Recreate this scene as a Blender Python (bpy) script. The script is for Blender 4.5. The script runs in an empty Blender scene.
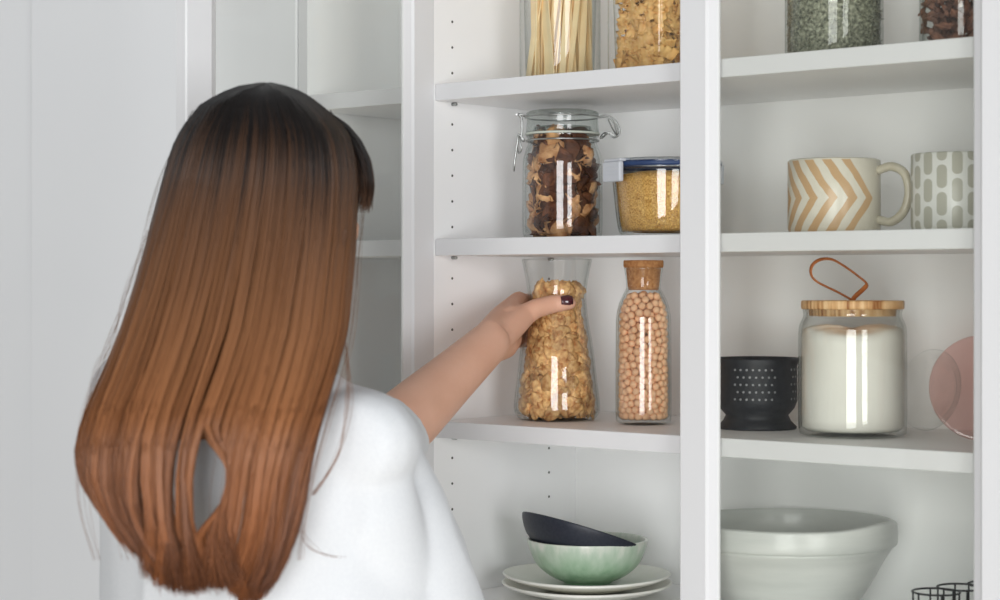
import bpy, bmesh, math, random
import numpy as np
from mathutils import Vector, Matrix, noise as mnoise

random.seed(7)
rng = np.random.default_rng(7)
C = bpy.context.scene.collection
scn = bpy.context.scene
PI = math.pi

# ------------------------------------------------------------------ camera
FPX = 1970.5
TH = math.radians(40.09)
CX, CY, CZ = 1.6285, -1.8091, 1.50
HOR = 285.66
RX, RY = math.cos(TH), math.sin(TH)          # camera right, in plan
FX, FY = -math.sin(TH), math.cos(TH)         # camera forward, in plan
cam_d = bpy.data.cameras.new('camera')
cam_d.sensor_width = 36.0
cam_d.lens = FPX / 1000 * 36.0
cam_d.shift_y = -(300 - HOR) / 1000
cam_d.clip_start = 0.05
cam_d.dof.use_dof = True
cam_d.dof.focus_distance = 2.40
cam_d.dof.aperture_fstop = 6.3
cam = bpy.data.objects.new('camera', cam_d)
C.objects.link(cam)
cam.location = (CX, CY, CZ)
cam.rotation_euler = (PI / 2, 0, TH)
scn.camera = cam

# ------------------------------------------------------------------ light
wd = bpy.data.worlds.new('daylight')
scn.world = wd
wd.use_nodes = True
bg = wd.node_tree.nodes['Background']
bg.inputs[0].default_value = (0.93, 0.97, 1.0, 1)
bg.inputs[1].default_value = 0.36


def area(name, loc, target, sx, sy, power, col=(1, 1, 1)):
    l = bpy.data.lights.new(name, 'AREA')
    l.shape = 'RECTANGLE'
    l.size, l.size_y = sx, sy
    l.energy = power
    l.color = col
    o = bpy.data.objects.new(name, l)
    C.objects.link(o)
    o.location = loc
    o.rotation_euler = (Vector(target) - Vector(loc)).to_track_quat('-Z', 'Y').to_euler()
    return o


area('window_daylight', (3.0, -4.7, 1.3), (0.35, 0.1, 1.3), 1.9, 2.7, 158, (0.98, 0.99, 1.0))
area('side_fill_light', (6.1, -3.2, 1.4), (0.3, 0.1, 1.3), 2.0, 2.5, 145, (0.98, 0.99, 1.0))  # unseen fill added from the right to brighten side panel and interior

vs = scn.view_settings
scn.display_settings.display_device = 'sRGB'
vs.view_transform = 'Standard'
vs.look = 'None'
vs.gamma = 1.0
vs.use_curve_mapping = False
vs.exposure = 0.0
scn.cycles.use_denoising = True
scn.cycles.max_bounces = 12
scn.cycles.diffuse_bounces = 8
scn.cycles.transparent_max_bounces = 40
scn.cycles.caustics_reflective = False
scn.cycles.caustics_refractive = False
scn.cycles.sample_clamp_indirect = 4.0


# ------------------------------------------------------------------ mapping pixels <-> place
def W(px, py, Z):
    X = (px - 500) / FPX * Z
    Y = (HOR - py) / FPX * Z
    return Vector((CX + X * RX + Z * FX, CY + X * RY + Z * FY, CZ + Y))


def V3(X, Z, z=0.0):
    return Vector((CX + X * RX + Z * FX, CY + X * RY + Z * FY, z))


def at(px, t):
    """place on the plan at depth y=t that is seen at column px; returns x, distance, px per metre"""
    k = (px - 500) / FPX
    lam = (t - CY) / (FY + k * RY)
    return CX + lam * (FX + k * RX), lam, FPX / lam


# ------------------------------------------------------------------ materials
def lin(c):
    return tuple(((v / 255) / 12.92 if v / 255 <= 0.04045 else ((v / 255 + 0.055) / 1.055) ** 2.4) for v in c) + (1,)


class N:
    """tiny helper to write node trees"""
    def __init__(s, name):
        s.m = bpy.data.materials.new(name)
        s.m.use_nodes = True
        s.t = s.m.node_tree
        s.b = s.t.nodes['Principled BSDF']
        s.out = s.t.nodes['Material Output']

    def n(s, kind, **kw):
        x = s.t.nodes.new(kind)
        for k, v in kw.items():
            if k.startswith('i_'):
                key = k[2:]
                key = int(key) if key.isdigit() else key.replace('_', ' ')
                s.put(x.inputs[key], v)
            else:
                setattr(x, k, v)
        return x

    def put(s, sock, v):
        if isinstance(v, bpy.types.NodeSocket):
            s.t.links.new(v, sock)
        elif isinstance(v, bpy.types.Node):
            s.t.links.new(v.outputs[0], sock)
        else:
            sock.default_value = v

    def math(s, op, a, b=0.0, c=0.0):
        x = s.n('ShaderNodeMath', operation=op)
        s.put(x.inputs[0], a); s.put(x.inputs[1], b); s.put(x.inputs[2], c)
        return x.outputs[0]

    def mix(s, f, a, b):
        x = s.n('ShaderNodeMix', data_type='RGBA')
        s.put(x.inputs[0], f); s.put(x.inputs[6], a); s.put(x.inputs[7], b)
        return x.outputs[2]

    def coord(s, scale=(1, 1, 1), which='Object'):
        tc = s.n('ShaderNodeTexCoord')
        mp = s.n('ShaderNodeMapping')
        s.put(mp.inputs[0], tc.outputs[which])
        mp.inputs['Scale'].default_value = scale
        return mp.outputs[0]

    def noise(s, vec, scale, detail=3, rough=0.5):
        x = s.n('ShaderNodeTexNoise')
        s.put(x.inputs['Vector'], vec)
        x.inputs['Scale'].default_value = scale
        x.inputs['Detail'].default_value = detail
        x.inputs['Roughness'].default_value = rough
        return x.outputs[0]

    def ramp(s, f, stops):
        x = s.n('ShaderNodeValToRGB')
        s.put(x.inputs[0], f)
        e = x.color_ramp.elements
        while len(e) < len(stops):
            e.new(0.5)
        for i, (p, c) in enumerate(stops):
            e[i].position = p
            e[i].color = c
        return x.outputs[0]

    def bump(s, h, strength=0.3, dist=0.001):
        x = s.n('ShaderNodeBump')
        x.inputs['Strength'].default_value = strength
        x.inputs['Distance'].default_value = dist
        s.put(x.inputs['Height'], h)
        s.put(s.b.inputs['Normal'], x.outputs[0])

    def done(s, col=None, rough=None, spec=None, metal=None, coat=None, sheen=None, sub=None):
        if col is not None: s.put(s.b.inputs['Base Color'], col)
        if rough is not None: s.put(s.b.inputs['Roughness'], rough)
        if spec is not None: s.b.inputs['Specular IOR Level'].default_value = spec
        if metal is not None: s.b.inputs['Metallic'].default_value = metal
        if coat is not None:
            s.b.inputs['Coat Weight'].default_value = coat
            s.b.inputs['Coat Roughness'].default_value = 0.08
        if sheen is not None: s.b.inputs['Sheen Weight'].default_value = sheen
        if sub is not None:
            s.b.inputs['Subsurface Weight'].default_value = sub
            s.b.inputs['Subsurface Radius'].default_value = (0.012, 0.005, 0.003)
            s.b.inputs['Subsurface Scale'].default_value = 0.6
        return s.m


def mottled(name, c1, c2, scale, rough=0.5, spec=0.4, bump=0.0, bdist=0.001, stretch=(1, 1, 1), coat=None, detail=4, rnd=0.0, **kw):
    q = N(name)
    v = q.coord(stretch)
    f = q.noise(v, scale, detail)
    f2 = q.math('MULTIPLY_ADD', f, 2.2, -0.6)
    f2 = q.n('ShaderNodeClamp', i_0=f2).outputs[0]
    col = q.mix(f2, lin(c1), lin(c2))
    if rnd:
        oi = q.n('ShaderNodeObjectInfo')
        val = q.math('MULTIPLY_ADD', oi.outputs['Random'], rnd, 1 - rnd / 2)
        hs = q.n('ShaderNodeHueSaturation')
        q.put(hs.inputs['Value'], val)
        q.put(hs.inputs['Color'], col)
        col = hs.outputs[0]
    if bump:
        q.bump(f, bump, bdist)
    return q.done(col, rough, spec, coat=coat, **kw)


M = {}
M['white'] = mottled('white_lacquer', (246, 246, 246), (244, 244, 244), 3, 0.42, 0.3)
M['back'] = mottled('white_back_panel', (247, 247, 246), (245, 246, 245), 3, 0.55, 0.2)
M['edge'] = mottled('white_lacquer_dimmed_front', (223, 223, 224), (220, 220, 221), 3, 0.42, 0.3)  # fronts and door frames coloured darker to offset the stronger light on them
M['wall'] = mottled('painted_plaster', (236, 237, 238), (231, 232, 234), 1.2, 0.75, 0.2, 0.08, 0.001)
M['floor'] = mottled('pale_oak_floor', (226, 216, 202), (212, 200, 184), 4, 0.45, 0.3, stretch=(1, 8, 1))
M['hole'] = mottled('drilled_hole', (70, 68, 64), (95, 92, 88), 40, 0.8, 0.1)
M['metal'] = mottled('steel', (150, 152, 150), (188, 190, 188), 60, 0.28, 0.5, metal=0.9)
M['cork'] = mottled('cork', (150, 98, 58), (196, 146, 98), 260, 0.85, 0.15, 0.6, 0.0008)
M['grey_plastic'] = mottled('pale_grey_plastic', (196, 199, 206), (206, 209, 214), 8, 0.35, 0.4)
M['navy'] = mottled('navy_rubber', (38, 58, 98), (50, 72, 112), 30, 0.45, 0.4)
M['leather'] = mottled('tan_leather', (150, 84, 42), (184, 112, 62), 90, 0.6, 0.3, 0.2)
M['flour'] = mottled('flour', (246, 243, 234), (240, 236, 226), 22, 0.95, 0.05, 0.35, 0.002)
M['black'] = mottled('matt_black_enamel', (30, 32, 36), (42, 44, 49), 120, 0.5, 0.35, 0.1)
M['blackhole'] = mottled('pierced_hole', (120, 122, 124), (150, 150, 150), 30, 0.6, 0.3)
M['blackwire'] = mottled('black_wire', (26, 26, 28), (36, 36, 38), 100, 0.45, 0.4)
M['plate'] = mottled('cream_stoneware', (244, 243, 236), (236, 235, 226), 40, 0.3, 0.45, 0.05, coat=0.2)
M['navy_bowl'] = mottled('dark_slate_glaze', (33, 37, 48), (46, 50, 61), 300, 0.45, 0.45, 0.25, 0.0006)
M['stone_white'] = mottled('grey_white_stoneware', (208, 210, 206), (190, 193, 189), 9, 0.35, 0.4, 0.25, 0.002, stretch=(1, 1, 7), coat=0.15)
M['pasta'] = mottled('durum_pasta', (252, 234, 190), (246, 220, 168), 40, 0.55, 0.3, rnd=0.12)
M['pasta2'] = mottled('toasted_pasta', (246, 206, 136), (204, 148, 80), 70, 0.55, 0.3, rnd=0.22)
M['mush_a'] = mottled('dried_mushroom_pale', (232, 186, 134), (150, 92, 50), 95, 0.8, 0.2, 0.8, 0.003, rnd=0.4)
M['mush_b'] = mottled('dried_mushroom_dark', (36, 24, 24), (120, 74, 48), 75, 0.75, 0.25, 0.8, 0.003, rnd=0.4)
M['walnut'] = mottled('walnut_kernel', (246, 206, 142), (160, 94, 42), 130, 0.6, 0.3, 0.7, 0.0015, rnd=0.45)
M['pea'] = mottled('chickpea_skin', (240, 198, 158), (224, 172, 130), 150, 0.6, 0.25, 0.3, 0.0006, rnd=0.14)
M['grain'] = mottled('golden_grain', (252, 212, 126), (178, 116, 42), 520, 0.6, 0.3, 0.7, 0.0015)
M['herb'] = mottled('dried_herb', (196, 197, 174), (62, 66, 52), 260, 0.85, 0.15, 0.5)
M['spice'] = mottled('dried_chilli', (160, 112, 88), (92, 62, 52), 70, 0.7, 0.3, 0.4, rnd=0.4)
M['jeans'] = mottled('blue_denim', (74, 92, 122), (58, 74, 102), 300, 0.9, 0.1, 0.3)
M['shoe'] = mottled('white_canvas', (225, 225, 222), (214, 214, 210), 200, 0.8, 0.2)
M['nail'] = mottled('burgundy_nail_varnish', (60, 14, 26), (70, 18, 30), 30, 0.12, 0.6, coat=0.6)
M['eye'] = mottled('eyeball', (236, 232, 226), (228, 222, 216), 30, 0.2, 0.5)
M['iris'] = mottled('brown_iris', (70, 44, 26), (50, 30, 18), 300, 0.2, 0.5)
M['lip'] = mottled('lip', (186, 104, 96), (176, 94, 88), 90, 0.4, 0.4)
M['shirt'] = mottled('white_cotton', (221, 223, 225), (215, 217, 220), 350, 0.92, 0.1, 0.12, 0.0006)


def skin():
    q = N('skin')
    v = q.coord()
    f = q.noise(v, 22, 4)
    f3 = q.noise(v, 420, 2)
    col = q.mix(f, lin((206, 156, 130)), lin((226, 180, 156)))
    q.bump(f3, 0.12, 0.0005)
    return q.done(col, 0.5, 0.35, sub=0.12)


M['skin'] = skin()


def woodlid():
    q = N('striped_wood')
    v = q.coord((1, 0.10, 0.06))
    f = q.noise(v, 230, 3)
    col = q.ramp(f, [(0.34, lin((150, 96, 54))), (0.47, lin((212, 166, 116))), (0.62, lin((232, 196, 150)))])
    return q.done(col, 0.5, 0.3)


M['wood'] = woodlid()


def green_glaze():
    q = N('sage_glaze')
    tc = q.n('ShaderNodeTexCoord')
    sp = q.n('ShaderNodeSeparateXYZ', i_0=tc.outputs['Object'])
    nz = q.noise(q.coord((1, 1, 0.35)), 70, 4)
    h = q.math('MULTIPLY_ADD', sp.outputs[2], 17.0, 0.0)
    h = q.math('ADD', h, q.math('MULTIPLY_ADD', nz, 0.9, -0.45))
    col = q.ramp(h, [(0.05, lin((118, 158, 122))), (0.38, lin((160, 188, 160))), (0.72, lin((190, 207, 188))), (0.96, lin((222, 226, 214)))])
    return q.done(col, 0.28, 0.5, coat=0.3)


M['sage'] = green_glaze()


def mug_mat():
    q = N('chevron_stoneware')
    uv = q.n('ShaderNodeUVMap')
    sp = q.n('ShaderNodeSeparateXYZ', i_0=uv.outputs[0])
    u, v = sp.outputs[0], sp.outputs[1]
    z = q.math('ABSOLUTE', q.math('SUBTRACT', v, 0.47))
    wob = q.math('MULTIPLY_ADD', q.noise(q.coord(), 60, 2), 0.2, -0.1)
    # u increases towards the right of the picture
    ph = q.math('ADD', q.math('MULTIPLY_ADD', u, 15.0, 0.17), q.math('MULTIPLY', z, 2.7))
    ph = q.math('ADD', ph, wob)
    fr = q.math('FRACT', ph)
    f = q.math('LESS_THAN', fr, q.math('MULTIPLY_ADD', q.noise(q.coord(), 25, 1), 0.5, 0.26))
    m2 = q.math('LESS_THAN', ph, 9.56)
    m3 = q.math('GREATER_THAN', u, 0.16)
    f = q.math('MULTIPLY', f, q.math('MULTIPLY', m2, m3))
    f = q.math('MULTIPLY', f, q.math('LESS_THAN', v, 0.975))
    glaze = q.mix(q.noise(q.coord(), 30, 3), lin((206, 176, 138)), lin((188, 150, 108)))
    base = q.mix(q.noise(q.coord(), 120, 3), lin((222, 217, 203)), lin((212, 206, 190)))
    return q.done(q.mix(f, base, glaze), 0.35, 0.45, coat=0.15)


M['mug'] = mug_mat()
M['mug_handle'] = mottled('cream_glaze', (206, 200, 182), (190, 182, 162), 90, 0.35, 0.45, coat=0.15)


def tumbler_mat():
    q = N('pill_pattern_stoneware')
    uv = q.n('ShaderNodeUVMap')
    sp = q.n('ShaderNodeSeparateXYZ', i_0=uv.outputs[0])
    u, v = sp.outputs[0], sp.outputs[1]
    cu = q.math('MULTIPLY', u, 18.0)
    col_i = q.math('FLOOR', cu)
    odd = q.math('MODULO', col_i, 2.0)
    rv = q.math('ADD', q.math('MULTIPLY', v, 2.9), q.math('MULTIPLY', odd, 0.5))
    x = q.math('MULTIPLY', q.math('SUBTRACT', q.math('FRACT', cu), 0.5), 0.52)
    y = q.math('SUBTRACT', q.math('FRACT', rv), 0.5)
    # capsule distance
    yy = q.math('MAXIMUM', q.math('SUBTRACT', q.math('ABSOLUTE', y), 0.25), 0.0)
    xx = q.math('MAXIMUM', q.math('SUBTRACT', q.math('ABSOLUTE', x), 0.0), 0.0)
    d = q.math('SQRT', q.math('ADD', q.math('MULTIPLY', xx, xx), q.math('MULTIPLY', yy, yy)))
    f = q.math('LESS_THAN', d, 0.178)
    return q.done(q.mix(f, lin((228, 228, 222)), lin((184, 182, 168))), 0.4, 0.4, coat=0.1)


M['tumbler'] = tumbler_mat()


def hair_mat():
    q = N('chestnut_hair')
    tc = q.n('ShaderNodeTexCoord')
    sp = q.n('ShaderNodeSeparateXYZ', i_0=tc.outputs['Object'])
    at_ = q.n('ShaderNodeAttribute', attribute_name='strand')
    z = q.math('ADD', sp.outputs[2], q.math('MULTIPLY_ADD', at_.outputs['Fac'], 0.13, -0.05))
    f = q.math('MULTIPLY', q.math('SUBTRACT', 1.705, z), 2.0)          # 0 at the crown, 1 at the tips
    f = q.n('ShaderNodeClamp', i_0=f).outputs[0]
    col = q.ramp(f, [(0.0, lin((16, 12, 11))), (0.13, lin((24, 17, 14))), (0.27, lin((102, 72, 52))),
                     (0.5, lin((142, 96, 62))), (0.78, lin((134, 82, 46))), (1.0, lin((108, 62, 34)))])
    hs = q.n('ShaderNodeHueSaturation')
    q.put(hs.inputs['Value'], q.math('MULTIPLY_ADD', at_.outputs['Fac'], 1.0, 0.62))
    q.put(hs.inputs['Color'], col)
    q.b.inputs['Anisotropic'].default_value = 0.0
    return q.done(hs.outputs[0], 0.40, 0.3)


M['hair'] = hair_mat()


def glass_mat(name, tint=(0.985, 0.995, 0.99), edge=(0.62, 0.70, 0.67), power=3.5, rough=0.015, gain=1.0):
    q = N(name)
    q.t.nodes.remove(q.b)
    geo = q.n('ShaderNodeNewGeometry')
    ior = q.math('MULTIPLY_ADD', geo.outputs['Backfacing'], 1 / 1.47 - 1.47, 1.47)
    fr = q.n('ShaderNodeFresnel', i_0=ior)
    lw = q.n('ShaderNodeLayerWeight')
    lw.inputs[0].default_value = 0.5
    fac = q.math('POWER', lw.outputs['Facing'], power)
    col = q.mix(fac, tuple(tint) + (1,), tuple(edge) + (1,))
    tr = q.n('ShaderNodeBsdfTransparent', i_0=col)
    gl = q.n('ShaderNodeBsdfGlossy', i_0=(1, 1, 1, 1))
    gl.inputs['Roughness'].default_value = rough
    g = q.math('MULTIPLY', fr.outputs[0], gain)
    mx = q.n('ShaderNodeMixShader')
    q.put(mx.inputs[0], g); q.put(mx.inputs[1], tr.outputs[0]); q.put(mx.inputs[2], gl.outputs[0])
    q.put(q.out.inputs[0], mx.outputs[0])
    return q.m


M['glass'] = glass_mat('clear_glass', tint=(0.992, 0.996, 0.994), edge=(0.50, 0.55, 0.53), power=3.5, gain=0.9)
M['lid_glass'] = glass_mat('pressed_glass', tint=(0.93, 0.95, 0.94), edge=(0.55, 0.60, 0.57), power=1.6, gain=1.3)
M['pane'] = glass_mat('door_glass', tint=(0.978, 0.982, 0.968), edge=(0.9, 0.93, 0.91), power=4, gain=0.4)
M['pink_glass'] = glass_mat('pink_glass', tint=(0.95, 0.80, 0.78), edge=(0.75, 0.42, 0.40), power=2)


# ------------------------------------------------------------------ mesh helpers
def bm_box(bm, x0, x1, y0, y1, z0, z1, bev=0.0, mi=0):
    r = bmesh.ops.create_cube(bm, size=1)
    vs_ = r['verts']
    for v in vs_:
        v.co = Vector((x0 + (v.co.x + .5) * (x1 - x0), y0 + (v.co.y + .5) * (y1 - y0), z0 + (v.co.z + .5) * (z1 - z0)))
    fs = set(f for v in vs_ for f in v.link_faces)
    for f in fs: f.material_index = mi
    if bev:
        es = list(set(e for v in vs_ for e in v.link_edges))
        bmesh.ops.bevel(bm, geom=es, offset=bev, segments=2, profile=0.5, affect='EDGES')
    return vs_


def frames(pts):
    pts = [Vector(p) for p in pts]
    n = len(pts)
    T = []
    for i in range(n):
        a = pts[max(0, i - 1)]; b = pts[min(n - 1, i + 1)]
        T.append((b - a).normalized())
    up = Vector((0, 0, 1)) if abs(T[0].z) < 0.9 else Vector((1, 0, 0))
    Ns = []
    nn = (up - T[0] * up.dot(T[0])).normalized()
    for i in range(n):
        nn = (nn - T[i] * nn.dot(T[i]))
        nn = nn.normalized() if nn.length > 1e-6 else Vector((1, 0, 0))
        Ns.append(nn.copy())
    return pts, T, Ns


def bm_tube(bm, pts, r, seg=8, closed=False, flat=1.0, mi=0, upref=None, round_ends=False):
    """tube along pts; r may be a list; flat squeezes the cross-section along the frame normal"""
    pts, T, Ns = frames(pts)
    n = len(pts)
    rs = r if isinstance(r, (list, tuple)) else [r] * n
    rings = []
    for i in range(n):
        t = T[i]
        if closed:
            t = (pts[(i + 1) % n] - pts[i - 1]).normalized()
        a = Ns[i]
        if upref is not None:
            u = Vector(upref)
            a = (u - t * u.dot(t)).normalized()
        b = t.cross(a)
        rings.append([bm.verts.new(pts[i] + (a * math.cos(k / seg * 2 * PI) * flat + b * math.sin(k / seg * 2 * PI)) * rs[i]) for k in range(seg)])
    m = n if closed else n - 1
    for i in range(m):
        A, B = rings[i], rings[(i + 1) % n]
        for k in range(seg):
            f = bm.faces.new((A[k], A[(k + 1) % seg], B[(k + 1) % seg], B[k]))
            f.smooth = True; f.material_index = mi
    if not closed:
        for rg, s in ((rings[0], -1), (rings[-1], 1)):
            if round_ends:
                i = 0 if s < 0 else n - 1
                c = bm.verts.new(pts[i] + T[i] * s * rs[i] * 0.8)
                for k in range(seg):
                    q = (rg[k], rg[(k + 1) % seg], c) if s > 0 else (rg[(k + 1) % seg], rg[k], c)
                    f = bm.faces.new(q); f.smooth = True; f.material_index = mi
            else:
                f = bm.faces.new(rg if s > 0 else rg[::-1]); f.material_index = mi
    return rings


def bm_lathe(bm, prof, seg=64, c=(0, 0, 0), mi=0, closed=False, hmap=None, rfun=None):
    """revolve [(r,z)] about z; r==0 makes a pole; uv = (angle, height share)"""
    uvl = bm.loops.layers.uv.verify()
    rings = []
    for (r, z) in prof:
        if r < 1e-7:
            rings.append([bm.verts.new((c[0], c[1], c[2] + z))])
        else:
            row = []
            for k in range(seg):
                a = 2 * PI * k / seg
                rr, zz = (r, z) if rfun is None else rfun(r, z, a)
                row.append(bm.verts.new((c[0] + rr * math.cos(a), c[1] + rr * math.sin(a), c[2] + zz)))
            rings.append(row)
    zs = [p[1] for p in prof]
    z0, z1 = min(zs), max(zs)
    pairs = [(i, i + 1) for i in range(len(prof) - 1)]
    if closed: pairs.append((len(prof) - 1, 0))
    for i, j in pairs:
        A, B = rings[i], rings[j]
        for k in range(seg):
            k2 = (k + 1) % seg
            if len(A) == 1 and len(B) == 1: continue
            if len(A) == 1:
                vv = (A[0], B[k2], B[k]); us = [(k + .5, i), (k + 1, j), (k, j)]
            elif len(B) == 1:
                vv = (A[k], A[k2], B[0]); us = [(k, i), (k + 1, i), (k + .5, j)]
            else:
                vv = (A[k], A[k2], B[k2], B[k]); us = [(k, i), (k + 1, i), (k + 1, j), (k, j)]
            f = bm.faces.new(vv)
            f.smooth = True; f.material_index = mi
            for lp, (ku, pi_) in zip(f.loops, us):
                lp[uvl].uv = (ku / seg, (prof[pi_][1] - z0) / max(1e-6, z1 - z0))
    return rings


def obj(name, bm, mat, parent=None, loc=None, rot=None, fix=True):
    me = bpy.data.meshes.new(name)
    if fix:
        bmesh.ops.recalc_face_normals(bm, faces=bm.faces)
    bm.to_mesh(me); bm.free()
    for m in (mat if isinstance(mat, (list, tuple)) else [mat]):
        me.materials.append(m)
    o = bpy.data.objects.new(name, me)
    C.objects.link(o)
    if parent: o.parent = parent
    if loc is not None: o.location = loc
    if rot is not None: o.rotation_euler = rot
    return o


def tag(o, label, cat, group=None, kind=None):
    o['label'] = label; o['category'] = cat
    if group: o['group'] = group
    if kind: o['kind'] = kind
    return o


def thing(name, label, cat, loc=(0, 0, 0), rotz=0, group=None):
    o = bpy.data.objects.new(name, None)
    C.objects.link(o)
    o.empty_display_size = 0.02
    o.location = loc; o.rotation_euler = (0, 0, rotz)
    return tag(o, label, cat, group)


def struct(name, bm, m):
    o = obj(name, bm, m); o['kind'] = 'structure'
    return o


def smooth_prof(p, n=6):
    """Catmull-Rom through (r,z) points"""
    out = []
    P = [p[0]] + list(p) + [p[-1]]
    for i in range(1, len(P) - 2):
        a, b, c, d = P[i - 1], P[i], P[i + 1], P[i + 2]
        for k in range(n):
            t = k / n
            out.append(tuple(max(0.0, 0.5 * ((2 * b[j]) + (-a[j] + c[j]) * t + (2 * a[j] - 5 * b[j] + 4 * c[j] - d[j]) * t * t + (-a[j] + 3 * b[j] - 3 * c[j] + d[j]) * t ** 3)) if j == 0 else
                             0.5 * ((2 * b[j]) + (-a[j] + c[j]) * t + (2 * a[j] - 5 * b[j] + 4 * c[j] - d[j]) * t * t + (-a[j] + 3 * b[j] - 3 * c[j] + d[j]) * t ** 3) for j in (0, 1)))
    out.append(tuple(p[-1]))
    return out


def smooth_pts(p, n=6, closed=False):
    p = [Vector(q) for q in p]
    L = len(p)
    out = []
    rngs = range(L) if closed else range(L - 1)
    for i in rngs:
        if closed:
            a, b, c, d = p[i - 1], p[i], p[(i + 1) % L], p[(i + 2) % L]
        else:
            a, b, c, d = p[max(0, i - 1)], p[i], p[i + 1], p[min(L - 1, i + 2)]
        for k in range(n):
            t = k / n
            out.append(0.5 * ((2 * b) + (-a + c) * t + (2 * a - 5 * b + 4 * c - d) * t * t + (-a + 3 * b - 3 * c + d) * t ** 3))
    if not closed: out.append(p[-1])
    return out


# ------------------------------------------------------------------ the setting
DEPTH = 0.283
ZT, ZM, ZL, ZB = 1.7488, 1.5575, 1.3329, 1.1145
TK = 0.0205
CABTOP = 2.14

bm = bmesh.new(); bm_box(bm, -3.2, 3.6, -4.2, 0.42, -0.05, 0.0); struct('floor', bm, M['floor'])
bm = bmesh.new(); bm_box(bm, -3.2, 3.6, 0.31, 0.42, 0.0, 2.7); struct('wall_back', bm, M['wall'])
# the wall beside the cupboards stands flush with their fronts
bm = bmesh.new()
bm_box(bm, -0.812, -0.2425, -0.002, 0.308, 0.0, 2.7, 0.002)
bm_box(bm, -3.2, -0.812, 0.008, 0.308, 0.0, 2.7, 0.002)
struct('wall_left', bm, M['wall'])


# ------------------------------------------------------------------ cupboards
def frame_bm(w, h, st, th, bevel=0.013):
    """door frame in its own plane: x 0..w, z 0..h, y -th/2..th/2, with sloped inner moulding on both faces"""
    bm = bmesh.new()
    def loop(dx, y):
        return [bm.verts.new(p) for p in ((dx, y, dx), (w - dx, y, dx), (w - dx, y, h - dx), (dx, y, h - dx))]
    hy = th / 2
    e = 0.0015
    L = [loop(0, -hy + e), loop(e, -hy), loop(st - bevel, -hy), loop(st - bevel + 0.0025, -hy + 0.0028), loop(st - 0.002, -hy + 0.0065), loop(st, -hy + 0.008),
         loop(st, hy - 0.008), loop(st - 0.002, hy - 0.0065), loop(st - bevel + 0.0025, hy - 0.0028), loop(st - bevel, hy), loop(e, hy), loop(0, hy - e)]
    n = len(L)
    for i in range(n):
        A, B = L[i], L[(i + 1) % n]
        for k in range(4):
            bm.faces.new((A[k], A[(k + 1) % 4], B[(k + 1) % 4], B[k]))
    return bm


def pane_bm(w, h, st):
    bm = bmesh.new()
    bm_box(bm, st - 0.004, w - st + 0.004, -0.002, 0.002, st - 0.004, h - st + 0.004)
    return bm


def cabinet(name, label, x0, x1, levels, hole_rows=None, door=None):
    root = thing(name, label, 'cabinet', ((x0 + x1) / 2, 0.15, 0.0))
    ox, oy = root.location.x, root.location.y
    def loc(bm):
        bmesh.ops.translate(bm, verts=bm.verts, vec=(-ox, -oy, 0))
        bm.normal_update()
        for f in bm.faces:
            if f.material_index == 0 and f.normal.y < -0.6: f.material_index = 2  # front-facing sides get the darker tone that evens out the lighting
        return bm
    fr = -0.001
    for k, (a, b) in enumerate(((x0 - 0.018, x0), (x1, x1 + 0.018))):
        bm = bmesh.new()
        bm_box(bm, a + 0.0002, b - 0.0002, fr, DEPTH + 0.004, 0.0, CABTOP, 0.0008)
        if hole_rows:
            for d in hole_rows[0]:
                for z in hole_rows[1]:
                    x = b - 0.0004 if k == 0 else a + 0.0004
                    r = bmesh.ops.create_cone(bm, cap_ends=True, segments=10, radius1=0.0019, radius2=0.0016, depth=0.0012,
                                              matrix=Matrix.Translation((x, d, z)) @ Matrix.Rotation(PI / 2, 4, 'Y'))
                    for v in r['verts']:
                        for f in v.link_faces: f.material_index = 1
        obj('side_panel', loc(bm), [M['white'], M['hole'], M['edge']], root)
    bm = bmesh.new(); bm_box(bm, x0, x1, DEPTH, DEPTH + 0.004, 0.0, CABTOP); obj('back_panel', loc(bm), M['back'], root)
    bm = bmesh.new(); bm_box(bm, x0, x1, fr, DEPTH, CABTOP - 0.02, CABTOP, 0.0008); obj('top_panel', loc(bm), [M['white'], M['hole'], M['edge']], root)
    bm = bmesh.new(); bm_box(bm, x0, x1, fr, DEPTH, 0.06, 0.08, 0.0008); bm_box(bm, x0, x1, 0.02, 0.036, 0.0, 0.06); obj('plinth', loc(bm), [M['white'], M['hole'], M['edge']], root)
    for z in levels:
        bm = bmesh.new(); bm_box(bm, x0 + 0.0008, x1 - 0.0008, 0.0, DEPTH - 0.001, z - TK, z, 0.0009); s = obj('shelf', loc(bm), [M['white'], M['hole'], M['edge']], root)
        if hole_rows:
            for d in hole_rows[0]:
                for sx, xx in ((1, x0), (-1, x1)):
                    bm = bmesh.new()
                    bm_tube(bm, [(xx, d, z - TK - 0.0022), (xx + sx * 0.007, d, z - TK - 0.0022)], 0.0021, 8)
                    obj('shelf_pin', loc(bm), M['metal'], root)
    if door:
        door(root, ox, oy)
    return root


lv = [ZT, ZM, ZL, ZB, 0.80, 0.45]
HZ = [CZ + 0.4251 - n * 0.032 for n in range(0, 28)]
HZ = [z for z in HZ if all(abs(z - (l - TK)) > 0.006 for l in lv) and not any(l - TK < z < l for l in lv)]
DW, DS, DT = 0.400, 0.0495, 0.018
DH = CABTOP - 0.06


def open_door(root, ox, oy):
    bm = frame_bm(DW, DH, DS, DT)
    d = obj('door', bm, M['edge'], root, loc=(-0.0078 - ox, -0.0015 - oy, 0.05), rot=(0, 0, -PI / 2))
    obj('glass_pane', pane_bm(DW, DH, DS), M['pane'], d)
    for z in (0.4, DH - 0.14):
        bm = bmesh.new()
        bm_box(bm, 0.004, 0.045, 0.0088, 0.012, z, z + 0.05, 0.001)
        obj('hinge', bm, M['metal'], d)


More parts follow.
